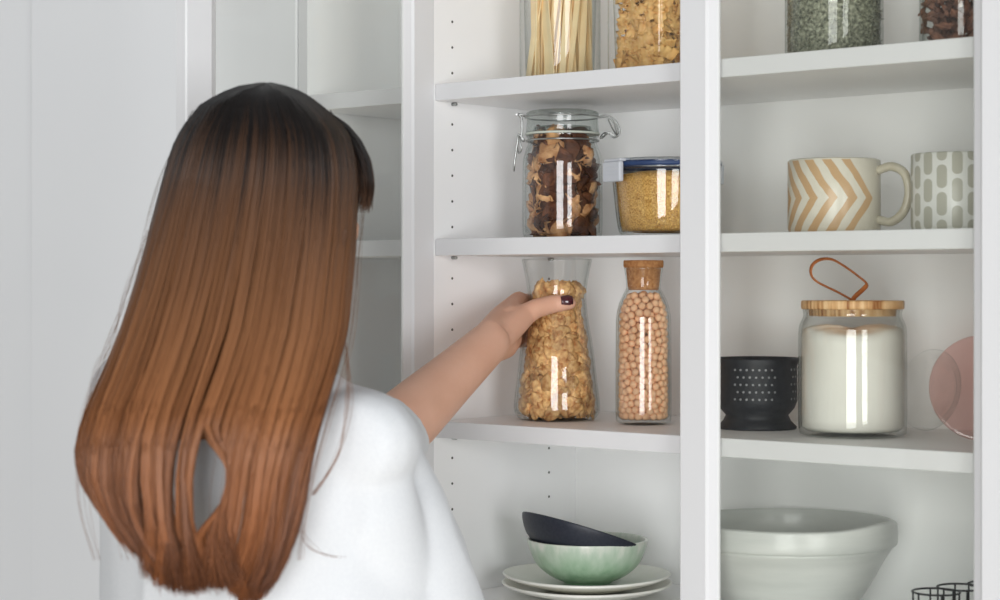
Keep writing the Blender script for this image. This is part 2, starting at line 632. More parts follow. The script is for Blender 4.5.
def closed_door(x):
    def f(root, ox, oy):
        bm = frame_bm(0.396, DH, 0.0475, DT)
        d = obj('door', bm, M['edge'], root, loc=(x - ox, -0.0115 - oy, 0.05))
        obj('glass_pane', pane_bm(0.396, DH, 0.0475), M['pane'], d)
    return f


def both_doors(root, ox, oy):
    open_door(root, ox, oy)
    closed_door(0.3812)(root, ox, oy)


cabinet('cabinet', 'wide white shelf cabinet with one glass door open and one closed', 0.0, 0.764, lv, ((0.0331, 0.2262), HZ), both_doors)
cabinet('cabinet', 'narrow white shelf cabinet seen through the open glass door beside the wall', -0.222, -0.036, lv, None, None)

# ------------------------------------------------------------------ jars
def jar_shell(bm, outer, th=0.0028, base=0.006, seg=72, c=(0, 0, 0), rfun=None):
    """closed glass vessel: outer profile bottom-centre to rim, then back down inside"""
    o = list(outer)
    inner = [(max(0.0, r - th), z) for r, z in o if z > base + o[0][1]]
    prof = o + [(o[-1][0] - th / 2, o[-1][1] + 0.0008)] + inner[::-1] + [(inner[0][0] * 0.9, base + o[0][1]), (0.0, base + o[0][1])]
    bm_lathe(bm, prof, seg, c, rfun=rfun)


def relax(n, rad, Rfun, zlo, zhi, iters=140, seed=1, grav=0.02, square=False):
    """pack n balls into a vessel of inner radius Rfun(z)"""
    g = np.random.default_rng(seed)
    z = g.uniform(zlo + rad, zhi, n)
    a = g.uniform(0, 2 * PI, n)
    R = np.array([Rfun(v) for v in z]) - rad
    q = R * np.sqrt(g.uniform(0, 1, n))
    P = np.stack([q * np.cos(a), q * np.sin(a), z], 1)
    for it in range(iters):
        D = P[:, None] - P[None]
        d = np.sqrt((D ** 2).sum(2)) + 1e-9
        ov = np.clip(2 * rad - d, 0, None)
        np.fill_diagonal(ov, 0)
        P += (D / d[..., None] * ov[..., None]).sum(1) * 0.32
        P[:, 2] -= rad * grav
        P[:, 2] = np.clip(P[:, 2], zlo + rad, zhi)
        R = np.array([Rfun(v) for v in P[:, 2]]) - rad
        if square:
            P[:, 0] = np.clip(P[:, 0], -R, R); P[:, 1] = np.clip(P[:, 1], -R, R)
            continue
        r = np.hypot(P[:, 0], P[:, 1]) + 1e-9
        s = np.minimum(1, R / r)
        P[:, 0] *= s; P[:, 1] *= s
    return P


def place_pieces(name, protos, P, rots, scl, cx, cy, z0, mats_label, cat, group, limit=300, stuffname=None, stufflabel=None):
    """first the pieces nearest the glass on the camera's side as individuals, the rest as one heap"""
    P = np.asarray(P)
    rr = np.hypot(P[:, 0], P[:, 1])
    toward = -(P[:, 0] * FX + P[:, 1] * FY)
    score = toward + rr * 0.5
    order = np.argsort(-score)
    vis, rest = order[:limit], order[limit:]
    first = set()
    for i in vis:
        pi_ = i % len(protos)
        o = bpy.data.objects.new(name, protos[pi_])
        C.objects.link(o)
        o.location = (cx + P[i, 0], cy + P[i, 1], z0 + P[i, 2])
        o.rotation_euler = rots[i]
        o.scale = (scl[i],) * 3
        tag(o, mats_label, cat, group)
    if len(rest):
        vs_, fs_, off = [], [], 0
        mats = []
        for i in rest:
            me = protos[i % len(protos)]
            mat = Matrix.Translation(Vector(P[i])) @ rots[i].to_matrix().to_4x4() @ Matrix.Scale(float(scl[i]), 4)
            vs_ += [mat @ v.co for v in me.vertices]
            for f in me.polygons: fs_.append([v + off for v in f.vertices])
            off += len(me.vertices)
        me = bpy.data.meshes.new(stuffname)
        me.from_pydata([tuple(v) for v in vs_], [], fs_)
        for p in me.polygons: p.use_smooth = True
        me.materials.append(protos[0].materials[0])
        o = bpy.data.objects.new(stuffname, me); C.objects.link(o)
        o.location = (cx, cy, z0)
        tag(o, stufflabel, cat, None, 'stuff')


def wall_rot(p, g, tilt=0.5):
    """orientation whose local z faces the glass, spun at random"""
    out = Vector((p[0], p[1], 0.0001)).normalized()
    if tilt > 0: out = (out + Vector(g.normal(0, tilt, 3))).normalized()
    q = out.to_track_quat('Z', 'Y')
    from mathutils import Quaternion
    q = q @ Quaternion((0, 0, 1), g.uniform(0, 2 * PI))
    return q.to_euler()


def proto(bm, name, mat, smooth=True):
    me = bpy.data.meshes.new(name)
    bmesh.ops.recalc_face_normals(bm, faces=bm.faces)
    for f in bm.faces: f.smooth = smooth
    bm.to_mesh(me); bm.free()
    me.materials.append(mat)
    return me


# --- carafe of walnuts, in the hand
tc = 0.1165
cx, cz_, sc = at(557, tc)
def yz(y): return (420.5 - y) / sc
cprof = [(0, 0.0), (0.040, 0.0), (0.0485, 0.0025), (43.0 / sc, 0.012)] + [(r / sc, yz(y)) for y, r in ((400, 42.6), (380, 40.2), (350, 36.6), (325, 32.3), (310, 30.3), (298, 29.3), (286, 30.2), (272, 32.8), (260.5, 35.2))]
cprof = cprof[:2] + smooth_prof(cprof[2:], 5)
croot = thing('glass_carafe', 'flared clear glass carafe of walnuts gripped by the hand on the lower shelf', 'carafe', (cx, tc, ZL))
bm = bmesh.new(); jar_shell(bm, cprof, 0.0022, 0.0065); obj('carafe_body', bm, M['glass'], croot)
cr_ = [p[0] for p in cprof[2:]]; cz2 = [p[1] for p in cprof[2:]]
Rc = lambda z: float(np.interp(z, cz2, cr_)) - 0.0050


def walnut(seed, flat=0.55):
    bm = bmesh.new()
    bmesh.ops.create_icosphere(bm, subdivisions=3, radius=1)
    of = Vector((seed * 7.3, seed * 3.1, 0))
    for v in bm.verts:
        p = v.co.copy()
        n1 = mnoise.noise(p * 1.6 + of)
        ridge = 1 - abs(mnoise.noise(p * 3.2 + of)) * 2.2
        g = -0.35 * math.exp(-(p.x * 5) ** 2) * (1 if p.z > 0 else 0.4)
        f = 1 + 0.28 * n1 + 0.16 * ridge + g
        v.co = Vector((p.x * 0.0078 * f, p.y * 0.0122 * f, p.z * 0.0086 * flat * f))
    return proto(bm, 'walnut_piece', M['walnut'])


wp = [walnut(i, 0.45 + 0.08 * (i % 4)) for i in range(8)]
g = np.random.default_rng(3)
NW = 520
P = relax(NW, 0.0074, Rc, 0.0065, 0.162, 150, 5)
rots = [wall_rot(p, g, 0.34) for p in P]
scl = g.uniform(0.78, 1.12, NW)
place_pieces('walnut', wp, P, rots, scl, cx, tc, ZL, 'tan walnut kernel piece packed in the flared glass carafe', 'walnut', 'walnuts in the carafe', 300,
             'walnut_heap', 'heap of walnut kernels filling the back of the glass carafe')

# --- chickpea bottle
tp = 0.123
px_, pz_, ps = at(643.5, tp)
def yb(y): return (424.0 - y) / ps
bprof = [(0, 0), (0.026, 0.0), (0.0318, 0.003), (27.9 / ps, 0.010), (27.9 / ps, yb(370)), (27.7 / ps, yb(330)), (27.2 / ps, yb(316)), (24.6 / ps, yb(304)), (20.2 / ps, yb(294)), (17.4 / ps, yb(288)), (17.6 / ps, yb(280)), (19.6 / ps, yb(267))]
bprof = bprof[:2] + smooth_prof(bprof[2:], 5)
broot = thing('glass_bottle', 'tall clear glass bottle of chickpeas closed with a cork stopper', 'bottle', (px_, tp, ZL))
bm = bmesh.new(); jar_shell(bm, bprof, 0.0022, 0.006); obj('bottle_body', bm, M['glass'], broot)
bm = bmesh.new()
bm_lathe(bm, [(0, yb(290)), (0.0178, yb(290)), (0.0186, yb(288.5)), (0.0212, yb(268)), (0.0236, yb(267.5)), (0.0242, yb(266)), (0.0242, yb(261.5)), (0.0236, yb(260.3)), (0, yb(260))], 48)
obj('cork_stopper', bm, M['cork'], broot)
br_ = [p[0] for p in bprof[2:]]; bz2 = [p[1] for p in bprof[2:]]
Rb = lambda z: float(np.interp(z, bz2, br_)) - 0.0036
def pea(seed):
    bm = bmesh.new(); bmesh.ops.create_icosphere(bm, subdivisions=2, radius=1)
    for v in bm.verts:
        p = v.co.copy()
        f = 1 + 0.07 * mnoise.noise(p * 1.5 + Vector((seed * 5.0, 0, 0)))
        f += 0.22 * max(0, p.x) ** 9
        f -= 0.10 * math.exp(-(p.y * 4) ** 2) * max(0, p.x)
        v.co = p * 0.0048 * f
    return proto(bm, 'chickpea', M['pea'])
pp = [pea(i) for i in range(5)]
NP_ = 640
P = relax(NP_, 0.0047, Rb, 0.006, yb(292), 150, 9)
rots = [Vector(g.uniform(0, 6.28, 3)) for p in P]
from mathutils import Euler
rots = [Euler(tuple(r)) for r in rots]
scl = g.uniform(0.92, 1.06, NP_)
place_pieces('chickpea', pp, P, rots, scl, px_, tp, ZL, 'round beige chickpea packed in the cork-stoppered bottle', 'chickpea', 'chickpeas in the bottle', 300,
             'chickpea_heap', 'mass of chickpeas filling the back of the bottle')

# --- clip-top jar of dried mushrooms
tm = 0.120
mx, mz, ms = at(562.5, tm)
base_y = HOR - (ZM - CZ) * ms
def ym(y): return (base_y - y) / ms
mroot = thing('clip_top_jar', 'clip-top glass jar of dried mushrooms on the middle shelf', 'jar', (mx, tm, ZM))
mp = [(0, 0), (0.040, 0), (0.0462, 0.002), (39.8 / ms, 0.009), (40.2 / ms, ym(200)), (39.8 / ms, ym(165)), (38.5 / ms, ym(155)), (35.6 / ms, ym(147)), (34.4 / ms, ym(143)), (34.6 / ms, ym(139)), (36.2 / ms, ym(137)), (36.2 / ms, ym(134.5))]
mp = mp[:2] + smooth_prof(mp[2:], 4)
bm = bmesh.new(); jar_shell(bm, mp, 0.0030, 0.006); obj('jar_body', bm, M['glass'], mroot)
bm = bmesh.new()
bm_lathe(bm, [(0, ym(126)), (0.036, ym(127)), (0.0395, ym(133)), (0.0452, ym(133)), (0.0458, ym(131)), (0.0450, ym(125)), (0.0446, ym(120)), (0.0456, ym(117)), (0.0456, ym(114)), (0.0436, ym(112)), (0.039, ym(111)), (0.036, ym(113.5)), (0.0, ym(114.5))], 64)
obj('jar_lid', bm, M['lid_glass'], mroot)
bm = bmesh.new()
bm_lathe(bm, [(0.0375, ym(135.2)), (0.0462, ym(135.2)), (0.0466, ym(134.2)), (0.0462, ym(133.2)), (0.0375, ym(133.2))], 56, closed=True)
obj('rubber_seal', bm, mottled('pale_rubber', (190, 196, 184), (200, 205, 194), 20, 0.4), mroot)
# wires, local x runs along the shelf; the clasp axis lies across the view
ax = Vector((RX, RY, 0)); ay = Vector((FX, FY, 0))
def mw(dx, dy, y): return ax * (dx / ms) + ay * dy + Vector((0, 0, ym(y)))
bm = bmesh.new()
ring = [ax * (math.cos(a) * 0.0466) + ay * (math.sin(a) * 0.0466) + Vector((0, 0, ym(117.5))) for a in np.linspace(0, 2 * PI, 49)[:-1]]
bm_tube(bm, ring, 0.0010, 6, closed=True)
ring = [ax * (math.cos(a) * 0.0452) + ay * (math.sin(a) * 0.0452) + Vector((0, 0, ym(141))) for a in np.linspace(0, 2 * PI, 49)[:-1]]
bm_tube(bm, ring, 0.0011, 6, closed=True)
obj('wire_band', bm, M['metal'], mroot)
bm = bmesh.new()
for dy in (-0.006, 0.006):
    bm_tube(bm, smooth_pts([mw(-37, dy, 116), mw(-44, dy, 114.5), mw(-41, dy, 118), mw(-40.5, dy, 130), mw(-41, dy, 139), mw(-38, dy, 141)], 4), 0.0011, 6)
bm_tube(bm, [mw(-46, -0.007, 115), mw(-46, 0.007, 115)], 0.0011, 6)
bm_tube(bm, smooth_pts([mw(-38, -0.008, 141), mw(-44, -0.0085, 135), mw(-45, -0.009, 143), mw(-47, -0.009, 155), mw(-48.5, -0.008, 169), mw(-48.5, 0.008, 169), mw(-47, 0.009, 155), mw(-45, 0.009, 143), mw(-44, 0.0085, 135), mw(-38, 0.008, 141)], 4), 0.0012, 6)
bm_tube(bm, smooth_pts([mw(-44, -0.004, 134), mw(-42.5, -0.006, 143), mw(-41, -0.006, 150), mw(-44, 0.0, 153), mw(-45, 0.004, 146), mw(-43, 0.004, 137)], 4), 0.0010, 6)
obj('wire_clasp', bm, M['metal'], mroot)
bm = bmesh.new()
bm_tube(bm, smooth_pts([mw(37, -0.009, 117), mw(45, -0.009, 116.5), mw(53, -0.009, 122), mw(57, -0.009, 133), mw(52, -0.009, 137), mw(46, -0.009, 133), mw(38, -0.009, 138)], 5), 0.0011, 6)
bm_tube(bm, smooth_pts([mw(37, 0.009, 117), mw(45, 0.009, 116.5), mw(53, 0.009, 122), mw(57, 0.009, 133), mw(52, 0.009, 137), mw(46, 0.009, 133), mw(38, 0.009, 138)], 5), 0.0011, 6)
bm_tube(bm, smooth_pts([mw(48, -0.006, 118), mw(52, -0.004, 126), mw(55, 0.0, 136), mw(50, 0.004, 128), mw(46, 0.006, 119)], 4), 0.0010, 6)
bm_tube(bm, [mw(39, -0.012, 137), mw(42, -0.012, 134.5), mw(42, 0.012, 134.5), mw(39, 0.012, 137)], 0.0022, 8)
obj('wire_hinge', bm, M['metal'], mroot)

mr_ = [p[0] for p in mp[2:]]; mz2 = [p[1] for p in mp[2:]]
Rm = lambda z: float(np.interp(z, mz2, mr_)) - 0.0066
def mushroom(seed, mat, L=0.026, w=0.015):
    """curled, crumpled dried slice: a cap outline with a stalk, given thickness"""
    bm = bmesh.new()
    g2 = np.random.default_rng(seed)
    nu, nv = 13, 9
    grid = []
    k1, k2 = g2.uniform(2.5, 6.5), g2.uniform(1.0, 3.5)
    ph = g2.uniform(0, 6)
    for i in range(nu):
        u = i / (nu - 1)
        row = []
        wid = w * (0.22 + 0.78 * max(0.0, math.sin(u * PI)) ** 0.5) * (1 + 0.16 * math.sin(6 * u + ph))
        for j in range(nv):
            v = j / (nv - 1) - 0.5
            x = (u - 0.5) * L * (1 - 0.25 * abs(2 * v) ** 2)
            y = v * wid
            z = 0.0045 * math.sin(k1 * u + ph) + 0.0018 * math.sin(9 * v + 6 * u + ph) + abs(v) ** 2 * 0.02 * math.sin(k2 + 4 * u) + 0.0022 * mnoise.noise(Vector((u * 5, v * 5, seed)))
            x += 0.002 * mnoise.noise(Vector((u * 4, v * 4, seed + 20)))
            th = 0.0009 + 0.0014 * (1 - abs(2 * v)) * (0.4 + abs(mnoise.noise(Vector((u * 6, v * 6, seed + 9)))))
            row.append((Vector((x, y, z + th)), Vector((x, y, z - th))))
        grid.append(row)
    T_ = [[bm.verts.new(c[0]) for c in r] for r in grid]
    B_ = [[bm.verts.new(c[1]) for c in r] for r in grid]
    for i in range(nu - 1):
        for j in range(nv - 1):
            bm.faces.new((T_[i][j], T_[i + 1][j], T_[i + 1][j + 1], T_[i][j + 1]))
            bm.faces.new((B_[i][j], B_[i][j + 1], B_[i + 1][j + 1], B_[i + 1][j]))
    for i in range(nu - 1):
        for j in (0, nv - 1):
            bm.faces.new((T_[i][j], T_[i + 1][j], B_[i + 1][j], B_[i][j]))
    for j in range(nv - 1):
        for i in (0, nu - 1):
            bm.faces.new((T_[i][j], T_[i][j + 1], B_[i][j + 1], B_[i][j]))
    return proto(bm, 'mushroom_slice', mat)
mpz = [mushroom(i, M['mush_b'] if i % 2 == 0 else M['mush_a'], 0.034 + 0.004 * (i % 4), 0.021 + 0.004 * (i % 3)) for i in range(15)]
NM = 200
P = relax(NM, 0.0096, Rm, 0.006, ym(140), 120, 12)
rots = [wall_rot(p, g, 0.26) for p in P]
scl = g.uniform(0.85, 1.25, NM)
place_pieces('dried_mushroom', mpz, P, rots, scl, mx, tm, ZM, 'curled brown dried mushroom slice packed in the clip-top jar', 'mushroom', 'dried mushrooms in the clip-top jar', 299, 'mushroom_heap', 'dried mushrooms at the back of the clip-top jar')

# --- round clip-lid container of golden grain
tg = 0.135
gx, gz, gs = at(664, tg)
gb = HOR - (ZM - CZ) * gs
def yg(y): return (gb - y) / gs
groot = thing('food_container', 'round glass food container of golden grain with a navy-sealed clip lid', 'container', (gx, tg, ZM))
gp = [(0, 0.001), (0.040, 0.0), (0.0475, 0.003), (0.0515, 0.010), (0.0545, 0.030), (0.0585, yg(178)), (0.0592, yg(171)), (0.0622, yg(169.5)), (0.0625, yg(167))]
gp = [(r * 1.07, z) for r, z in gp]
gp = gp[:2] + smooth_prof(gp[2:], 4)
bm = bmesh.new(); jar_shell(bm, gp, 0.0030, 0.006); obj('container_body', bm, M['glass'], groot)
bm = bmesh.new()
bm_lathe(bm, [(0, yg(164.5)), (0.0615, yg(164.5)), (0.0676, yg(166.5)), (0.0690, yg(164)), (0.0690, yg(161)), (0.0663, yg(160)), (0.062, yg(162)), (0, yg(162))], 64)
obj('lid', bm, glass_mat('frosted_lid', tint=(0.86, 0.88, 0.90), edge=(0.7, 0.74, 0.78), power=2, rough=0.15), groot)
bm = bmesh.new()
bm_lathe(bm, [(0.0599, yg(168)), (0.0680, yg(168.3)), (0.0692, yg(166)), (0.0686, yg(162.6)), (0.0599, yg(163.2))], 64, closed=True)
obj('rubber_seal', bm, M['navy'], groot)
a0 = math.atan2(-RY, -RX) + 0.52           # first clip: far left of the lid, turned a little to the camera
for k in range(4):
    a = a0 + k * PI / 2
    bm = bmesh.new()
    bm_box(bm, 0.0700, 0.0765, -0.0185, 0.0185, yg(183.5), yg(163.5), 0.0018)
    bm_box(bm, 0.0600, 0.0750, -0.0175, 0.0175, yg(163.5), yg(160.5), 0.0012)
    for e in range(3):
        bm_box(bm, 0.0761, 0.0770, -0.012, 0.012, yg(169.3 + e * 4), yg(168.3 + e * 4), 0.0003)
    obj('lid_clip', bm, M['grey_plastic'], groot, rot=(0, 0, a))
gr_ = [p[0] for p in gp[2:]]; gz2 = [p[1] for p in gp[2:]]
# grain: body plus surface kernels
bm = bmesh.new()
gi = [(0, 0.0068), (0.038, 0.0068)] + [(r - 0.0055, z) for r, z in gp[2:] if 0.0085 < z < yg(176)]
bm_lathe(bm, gi + [(gi[-1][0] * 0.6, yg(172)), (0, yg(171))], 64)
g3 = np.random.default_rng(21)
def kernel(bm, p, nrm, L, w):
    q = nrm.to_track_quat('Z', 'Y').to_matrix()
    a = g3.uniform(0, 6.28)
    e1 = (q @ Vector((math.cos(a), math.sin(a), 0))); e2 = nrm.cross(e1)
    vs_ = [bm.verts.new(p + e1 * L), bm.verts.new(p - e1 * L), bm.verts.new(p + e2 * w), bm.verts.new(p - e2 * w), bm.verts.new(p + nrm * w), bm.verts.new(p - nrm * w)]
    for a_, b_, c_ in ((0, 2, 4), (2, 1, 4), (1, 3, 4), (3, 0, 4), (2, 0, 5), (1, 2, 5), (3, 1, 5), (0, 3, 5)):
        f = bm.faces.new((vs_[a_], vs_[b_], vs_[c_])); f.smooth = True
for i in range(5200):
    a = g3.uniform(0, 2 * PI)
    if i < 4000:
        z = g3.uniform(0.008, yg(176)); r = float(np.interp(z, gz2, gr_)) - 0.0052
        nrm = Vector((math.cos(a), math.sin(a), 0.0)) + Vector(g3.normal(0, 0.35, 3)); nrm.normalize()
    else:
        r = 0.056 * math.sqrt(g3.uniform(0, 1)); z = yg(172) + (yg(176) - yg(172)) * (r / 0.057) ** 2
        nrm = (Vector((0, 0, 1)) + Vector(g3.normal(0, 0.3, 3))).normalized()
    kernel(bm, Vector((r * math.cos(a), r * math.sin(a), z)), nrm, g3.uniform(0.0012, 0.0018), g3.uniform(0.0006, 0.0009))
o = obj('bulgur_grain', bm, M['grain'], loc=(gx, tg, ZM)); tag(o, 'golden bulgur-like grain filling the navy-sealed container', 'grain', None, 'stuff')

# --- pasta sticks jar, top shelf
tq = 0.12
qx, qz, qs = at(560, tq)
q1 = thing('storage_jar', 'tall clear glass jar of long pale flat pasta sticks on the top shelf', 'jar', (qx, tq, ZT))
R1 = 40.5 / qs
bm = bmesh.new()
jar_shell(bm, [(0, 0), (R1 - 0.006, 0), (R1 - 0.0018, 0.0015), (R1, 0.006), (R1, 0.20), (R1, 0.262), (R1 - 0.001, 0.266)], 0.003, 0.007); obj('jar_body', bm, M['glass'], q1)
bm = bmesh.new(); bm_lathe(bm, [(0, 0.258), (R1 - 0.006, 0.258), (R1 - 0.005, 0.268), (R1 + 0.001, 0.268), (R1 + 0.001, 0.282), (0, 0.284)], 48); obj('cork_lid', bm, M['cork'], q1)
def ribbon(L, w, th, bend, tw, seed, name, mat, wav=0.0, wf=0):
    bm = bmesh.new()
    n = 26
    rr = []
    for i in range(n):
        u = i / (n - 1)
        z = (u - 0.0) * L
        x = bend * math.sin(PI * u); a = tw * u
        ca, sa = math.cos(a), math.sin(a)
        e = wav * math.sin(wf * u * 2 * PI + seed)
        e2 = wav * math.cos(wf * u * 2 * PI + seed * 2)
        ws = [(-w / 2, -th / 2 + e), (0, -th / 2 - 0.1 * e), (w / 2, -th / 2 + e2), (w / 2, th / 2 + e2), (0, th / 2 - 0.1 * e), (-w / 2, th / 2 + e)]
        rr.append([bm.verts.new((x + ca * p - sa * q_, sa * p + ca * q_, z)) for p, q_ in ws])
    for i in range(n - 1):
        for k in range(6):
            bm.faces.new((rr[i][k], rr[i][(k + 1) % 6], rr[i + 1][(k + 1) % 6], rr[i + 1][k]))
    bm.faces.new(rr[0][::-1]); bm.faces.new(rr[-1])
    return proto(bm, name, mat, False)
sticks = [ribbon(0.235, 0.0080, 0.0013, g.uniform(-0.004, 0.004), g.uniform(-0.9, 0.9), i, 'pasta_stick', M['pasta']) for i in range(6)]
for i in range(46):
    a = 2 * PI * i * 0.618 + g.uniform(-.1, .1)
    rb = (R1 - 0.009) * math.sqrt((i + 0.5) / 46)
    a2 = a + g.uniform(0.3, 1.3) * (1 if g.uniform() < .6 else -1)
    rt = (R1 - 0.008) * g.uniform(0.55, 1.0)
    p0 = Vector((rb * math.cos(a), rb * math.sin(a), 0.0076)); p1 = Vector((rt * math.cos(a2), rt * math.sin(a2), 0.236))
    q = (p1 - p0).to_track_quat('Z', 'Y')
    from mathutils import Quaternion
    q = q @ Quaternion((0, 0, 1), g.uniform(0, PI))
    o = bpy.data.objects.new('pasta_stick', sticks[i % 6]); C.objects.link(o)
    o.location = Vector((qx, tq, ZT)) + p0; o.rotation_euler = q.to_euler(); tag(o, 'long flat pale pasta stick leaning in the tall jar', 'pasta', 'pasta sticks in the tall jar')

# --- curly pasta jar, square, its near corner towards the camera
t2 = 0.075
xa_ = at(603, t2)[0]; xb_ = at(662, t2)[0]
HWD = (xb_ - xa_) / 2
rx_, tr_ = (xa_ + xb_) / 2, t2 + HWD
q2 = thing('storage_jar', 'square glass jar of crinkled golden pasta ribbons beside the white post', 'jar', (rx_, tr_, ZT))
def squared(r, z, a):
    p_ = 7.0
    k = (abs(math.cos(a)) ** p_ + abs(math.sin(a)) ** p_) ** (-1 / p_)
    return r * k, z
bm = bmesh.new()
jar_shell(bm, [(0, 0), (HWD - 0.006, 0), (HWD - 0.0018, 0.0015), (HWD, 0.006), (HWD, 0.15), (HWD, 0.206), (HWD - 0.001, 0.21)], 0.0035, 0.007, seg=96, rfun=squared); obj('jar_body', bm, M['glass'], q2)
bm = bmesh.new(); bm_lathe(bm, [(0, 0.202), (HWD - 0.006, 0.202), (HWD - 0.005, 0.212), (HWD + 0.001, 0.212), (HWD + 0.001, 0.226), (0, 0.228)], 96, rfun=squared); obj('cork_lid', bm, M['cork'], q2)
curls = []
for i in range(8):
    bm = bmesh.new()
    nu, nv = 22, 7
    L, w = 0.034 + 0.003 * (i % 4), 0.0125
    g2 = np.random.default_rng(100 + i)
    T_, B_ = [], []
    kk = g2.uniform(0.5, 1.8)
    for a_ in range(nu):
        u = a_ / (nu - 1); rt, rb2 = [], []
        for b_ in range(nv):
            v = b_ / (nv - 1) - 0.5
            ang = (u - .5) * kk * 2
            x = math.sin(ang) * L / (2 * kk); z0_ = (math.cos(ang) - 1) * L / (2 * kk)
            z = z0_ + 0.0026 * math.sin(u * 5.5 * 2 * PI + i) * (abs(2 * v) ** 1.4) * (1 if v > 0 else -1) + 0.0012 * mnoise.noise(Vector((u * 4, v * 4, i)))
            rt.append(bm.verts.new((x, v * w, z + 0.0006))); rb2.append(bm.verts.new((x, v * w, z - 0.0006)))
        T_.append(rt); B_.append(rb2)
    for a_ in range(nu - 1):
        for b_ in range(nv - 1):
            bm.faces.new((T_[a_][b_], T_[a_ + 1][b_], T_[a_ + 1][b_ + 1], T_[a_][b_ + 1]))
            bm.faces.new((B_[a_][b_], B_[a_][b_ + 1], B_[a_ + 1][b_ + 1], B_[a_ + 1][b_]))
        for b_ in (0, nv - 1):
            bm.faces.new((T_[a_][b_], T_[a_ + 1][b_], B_[a_ + 1][b_], B_[a_][b_]))
    for b_ in range(nv - 1):
        for a_ in (0, nu - 1):
            bm.faces.new((T_[a_][b_], T_[a_][b_ + 1], B_[a_][b_ + 1], B_[a_][b_]))
    curls.append(proto(bm, 'pasta_ribbon', M['pasta2']))
NC = 240
P = relax(NC, 0.0103, lambda z: HWD - 0.0062, 0.007, 0.150, 110, 31, square=True)
def square_rot(p, g):
    n_ = Vector((math.copysign(1, p[0]), 0, 0)) if abs(p[0]) > abs(p[1]) else Vector((0, math.copysign(1, p[1]), 0))
    n_ = (n_ + Vector(g.normal(0, 0.22, 3))).normalized()
    return (n_.to_track_quat('Z', 'Y') @ Quaternion((0, 0, 1), g.uniform(0, 2 * PI))).to_euler()
rots = [square_rot(p, g) for p in P]
place_pieces('pasta_ribbon', curls, P, rots, g.uniform(1.0, 1.3, NC), rx_, tr_, ZT, 'crinkled golden pasta ribbon in the jar beside the white post', 'pasta', 'crinkled pasta ribbons in the jar', 290)

# ------------------------------------------------------------------ right cabinet things
# herb jar
th_ = 0.125
hx, hz, hs_ = at(834, th_)
R3 = 48.8 / hs_
h1 = thing('storage_jar', 'clear glass jar of dried grey-green herbs behind the closed door', 'jar', (hx, th_, ZT))
bm = bmesh.new()
jar_shell(bm, [(0, 0), (R3 - 0.008, 0), (R3 - 0.0022, 0.002), (R3, 0.008), (R3, 0.10), (R3, 0.13), (R3 - 0.006, 0.142), (R3 - 0.006, 0.15)], 0.003, 0.006); obj('jar_body', bm, M['glass'], h1)
bm = bmesh.new(); bm_lathe(bm, [(0, 0.146), (R3 - 0.010, 0.146), (R3 - 0.0095, 0.1515), (R3 - 0.003, 0.1515), (R3 - 0.003, 0.164), (0, 0.165)], 48); obj('wooden_lid', bm, M['wood'], h1)
bm = bmesh.new()
bm_lathe(bm, [(0, 0.0068), (R3 - 0.008, 0.0068), (R3 - 0.006, 0.010), (R3 - 0.006, 0.11), (R3 * .5, 0.118), (0, 0.118)], 40)
for i in range(3000):
    a = g3.uniform(0, 2 * PI); z = g3.uniform(0.009, 0.112)
    nrm = (Vector((math.cos(a), math.sin(a), 0)) + Vector(g3.normal(0, 0.5, 3))).normalized()
    r = R3 - 0.0062 + g3.uniform(-0.001, 0.0012)
    kernel(bm, Vector((r * math.cos(a), r * math.sin(a), z)), nrm, g3.uniform(0.0035, 0.0085), g3.uniform(0.0008, 0.0018))
o = obj('dried_herbs', bm, M['herb'], loc=(hx, th_, ZT)); tag(o, 'crumbled grey-green dried herbs filling the glass jar', 'herbs', None, 'stuff')

# jar of dried chillies, partly behind the right stile
t4 = 0.14
jx, jz, js = at(962, t4)
R4 = 42.0 / js
h2 = thing('storage_jar', 'small glass jar of reddish brown dried pieces at the top right', 'jar', (jx, t4, ZT))
bm = bmesh.new()
jar_shell(bm, [(0, 0), (R4 - 0.008, 0), (R4 - 0.0022, 0.002), (R4, 0.008), (R4, 0.10), (R4 - 0.006, 0.112), (R4 - 0.006, 0.12)], 0.003, 0.006); obj('jar_body', bm, M['glass'], h2)
bm = bmesh.new(); bm_lathe(bm, [(0, 0.116), (R4 - 0.010, 0.116), (R4 - 0.0095, 0.1215), (R4 - 0.003, 0.1215), (R4 - 0.003, 0.134), (0, 0.135)], 48); obj('wooden_lid', bm, M['wood'], h2)
sp_ = [mushroom(60 + i, M['spice'], 0.024, 0.010) for i in range(5)]
P = relax(110, 0.0085, lambda z: R4 - 0.0038, 0.007, 0.095, 100, 41)
rots = [wall_rot(p, g, 0.35) for p in P]
place_pieces('dried_chilli', sp_, P, rots, g.uniform(0.85, 1.15, 110), jx, t4, ZT, 'reddish brown dried chilli-like piece in the small top right jar', 'spice', 'dried pieces in the small jar', 110)

# mug
tu = 0.125
ux, uz, us = at(834, tu)
ub = HOR - (ZM - CZ) * us
RM = 46.0 / us
HM = (ub - 160) / us
away = math.atan2(FY, FX)
mug = thing('mug', 'cream stoneware mug with a tan chevron pattern on the middle shelf', 'mug', (ux, tu, ZM), away)
bm = bmesh.new()
bm_lathe(bm, [(0, 0), (RM - 0.006, 0), (RM - 0.0015, 0.002), (RM, 0.007), (RM, HM * .5), (RM, HM - 0.0015), (RM - 0.002, HM), (RM - 0.0045, HM - 0.0015), (RM - 0.005, HM * .5), (RM - 0.006, 0.010), (0, 0.007)], 72)
obj('mug_body', bm, M['mug'], mug)
bm = bmesh.new()
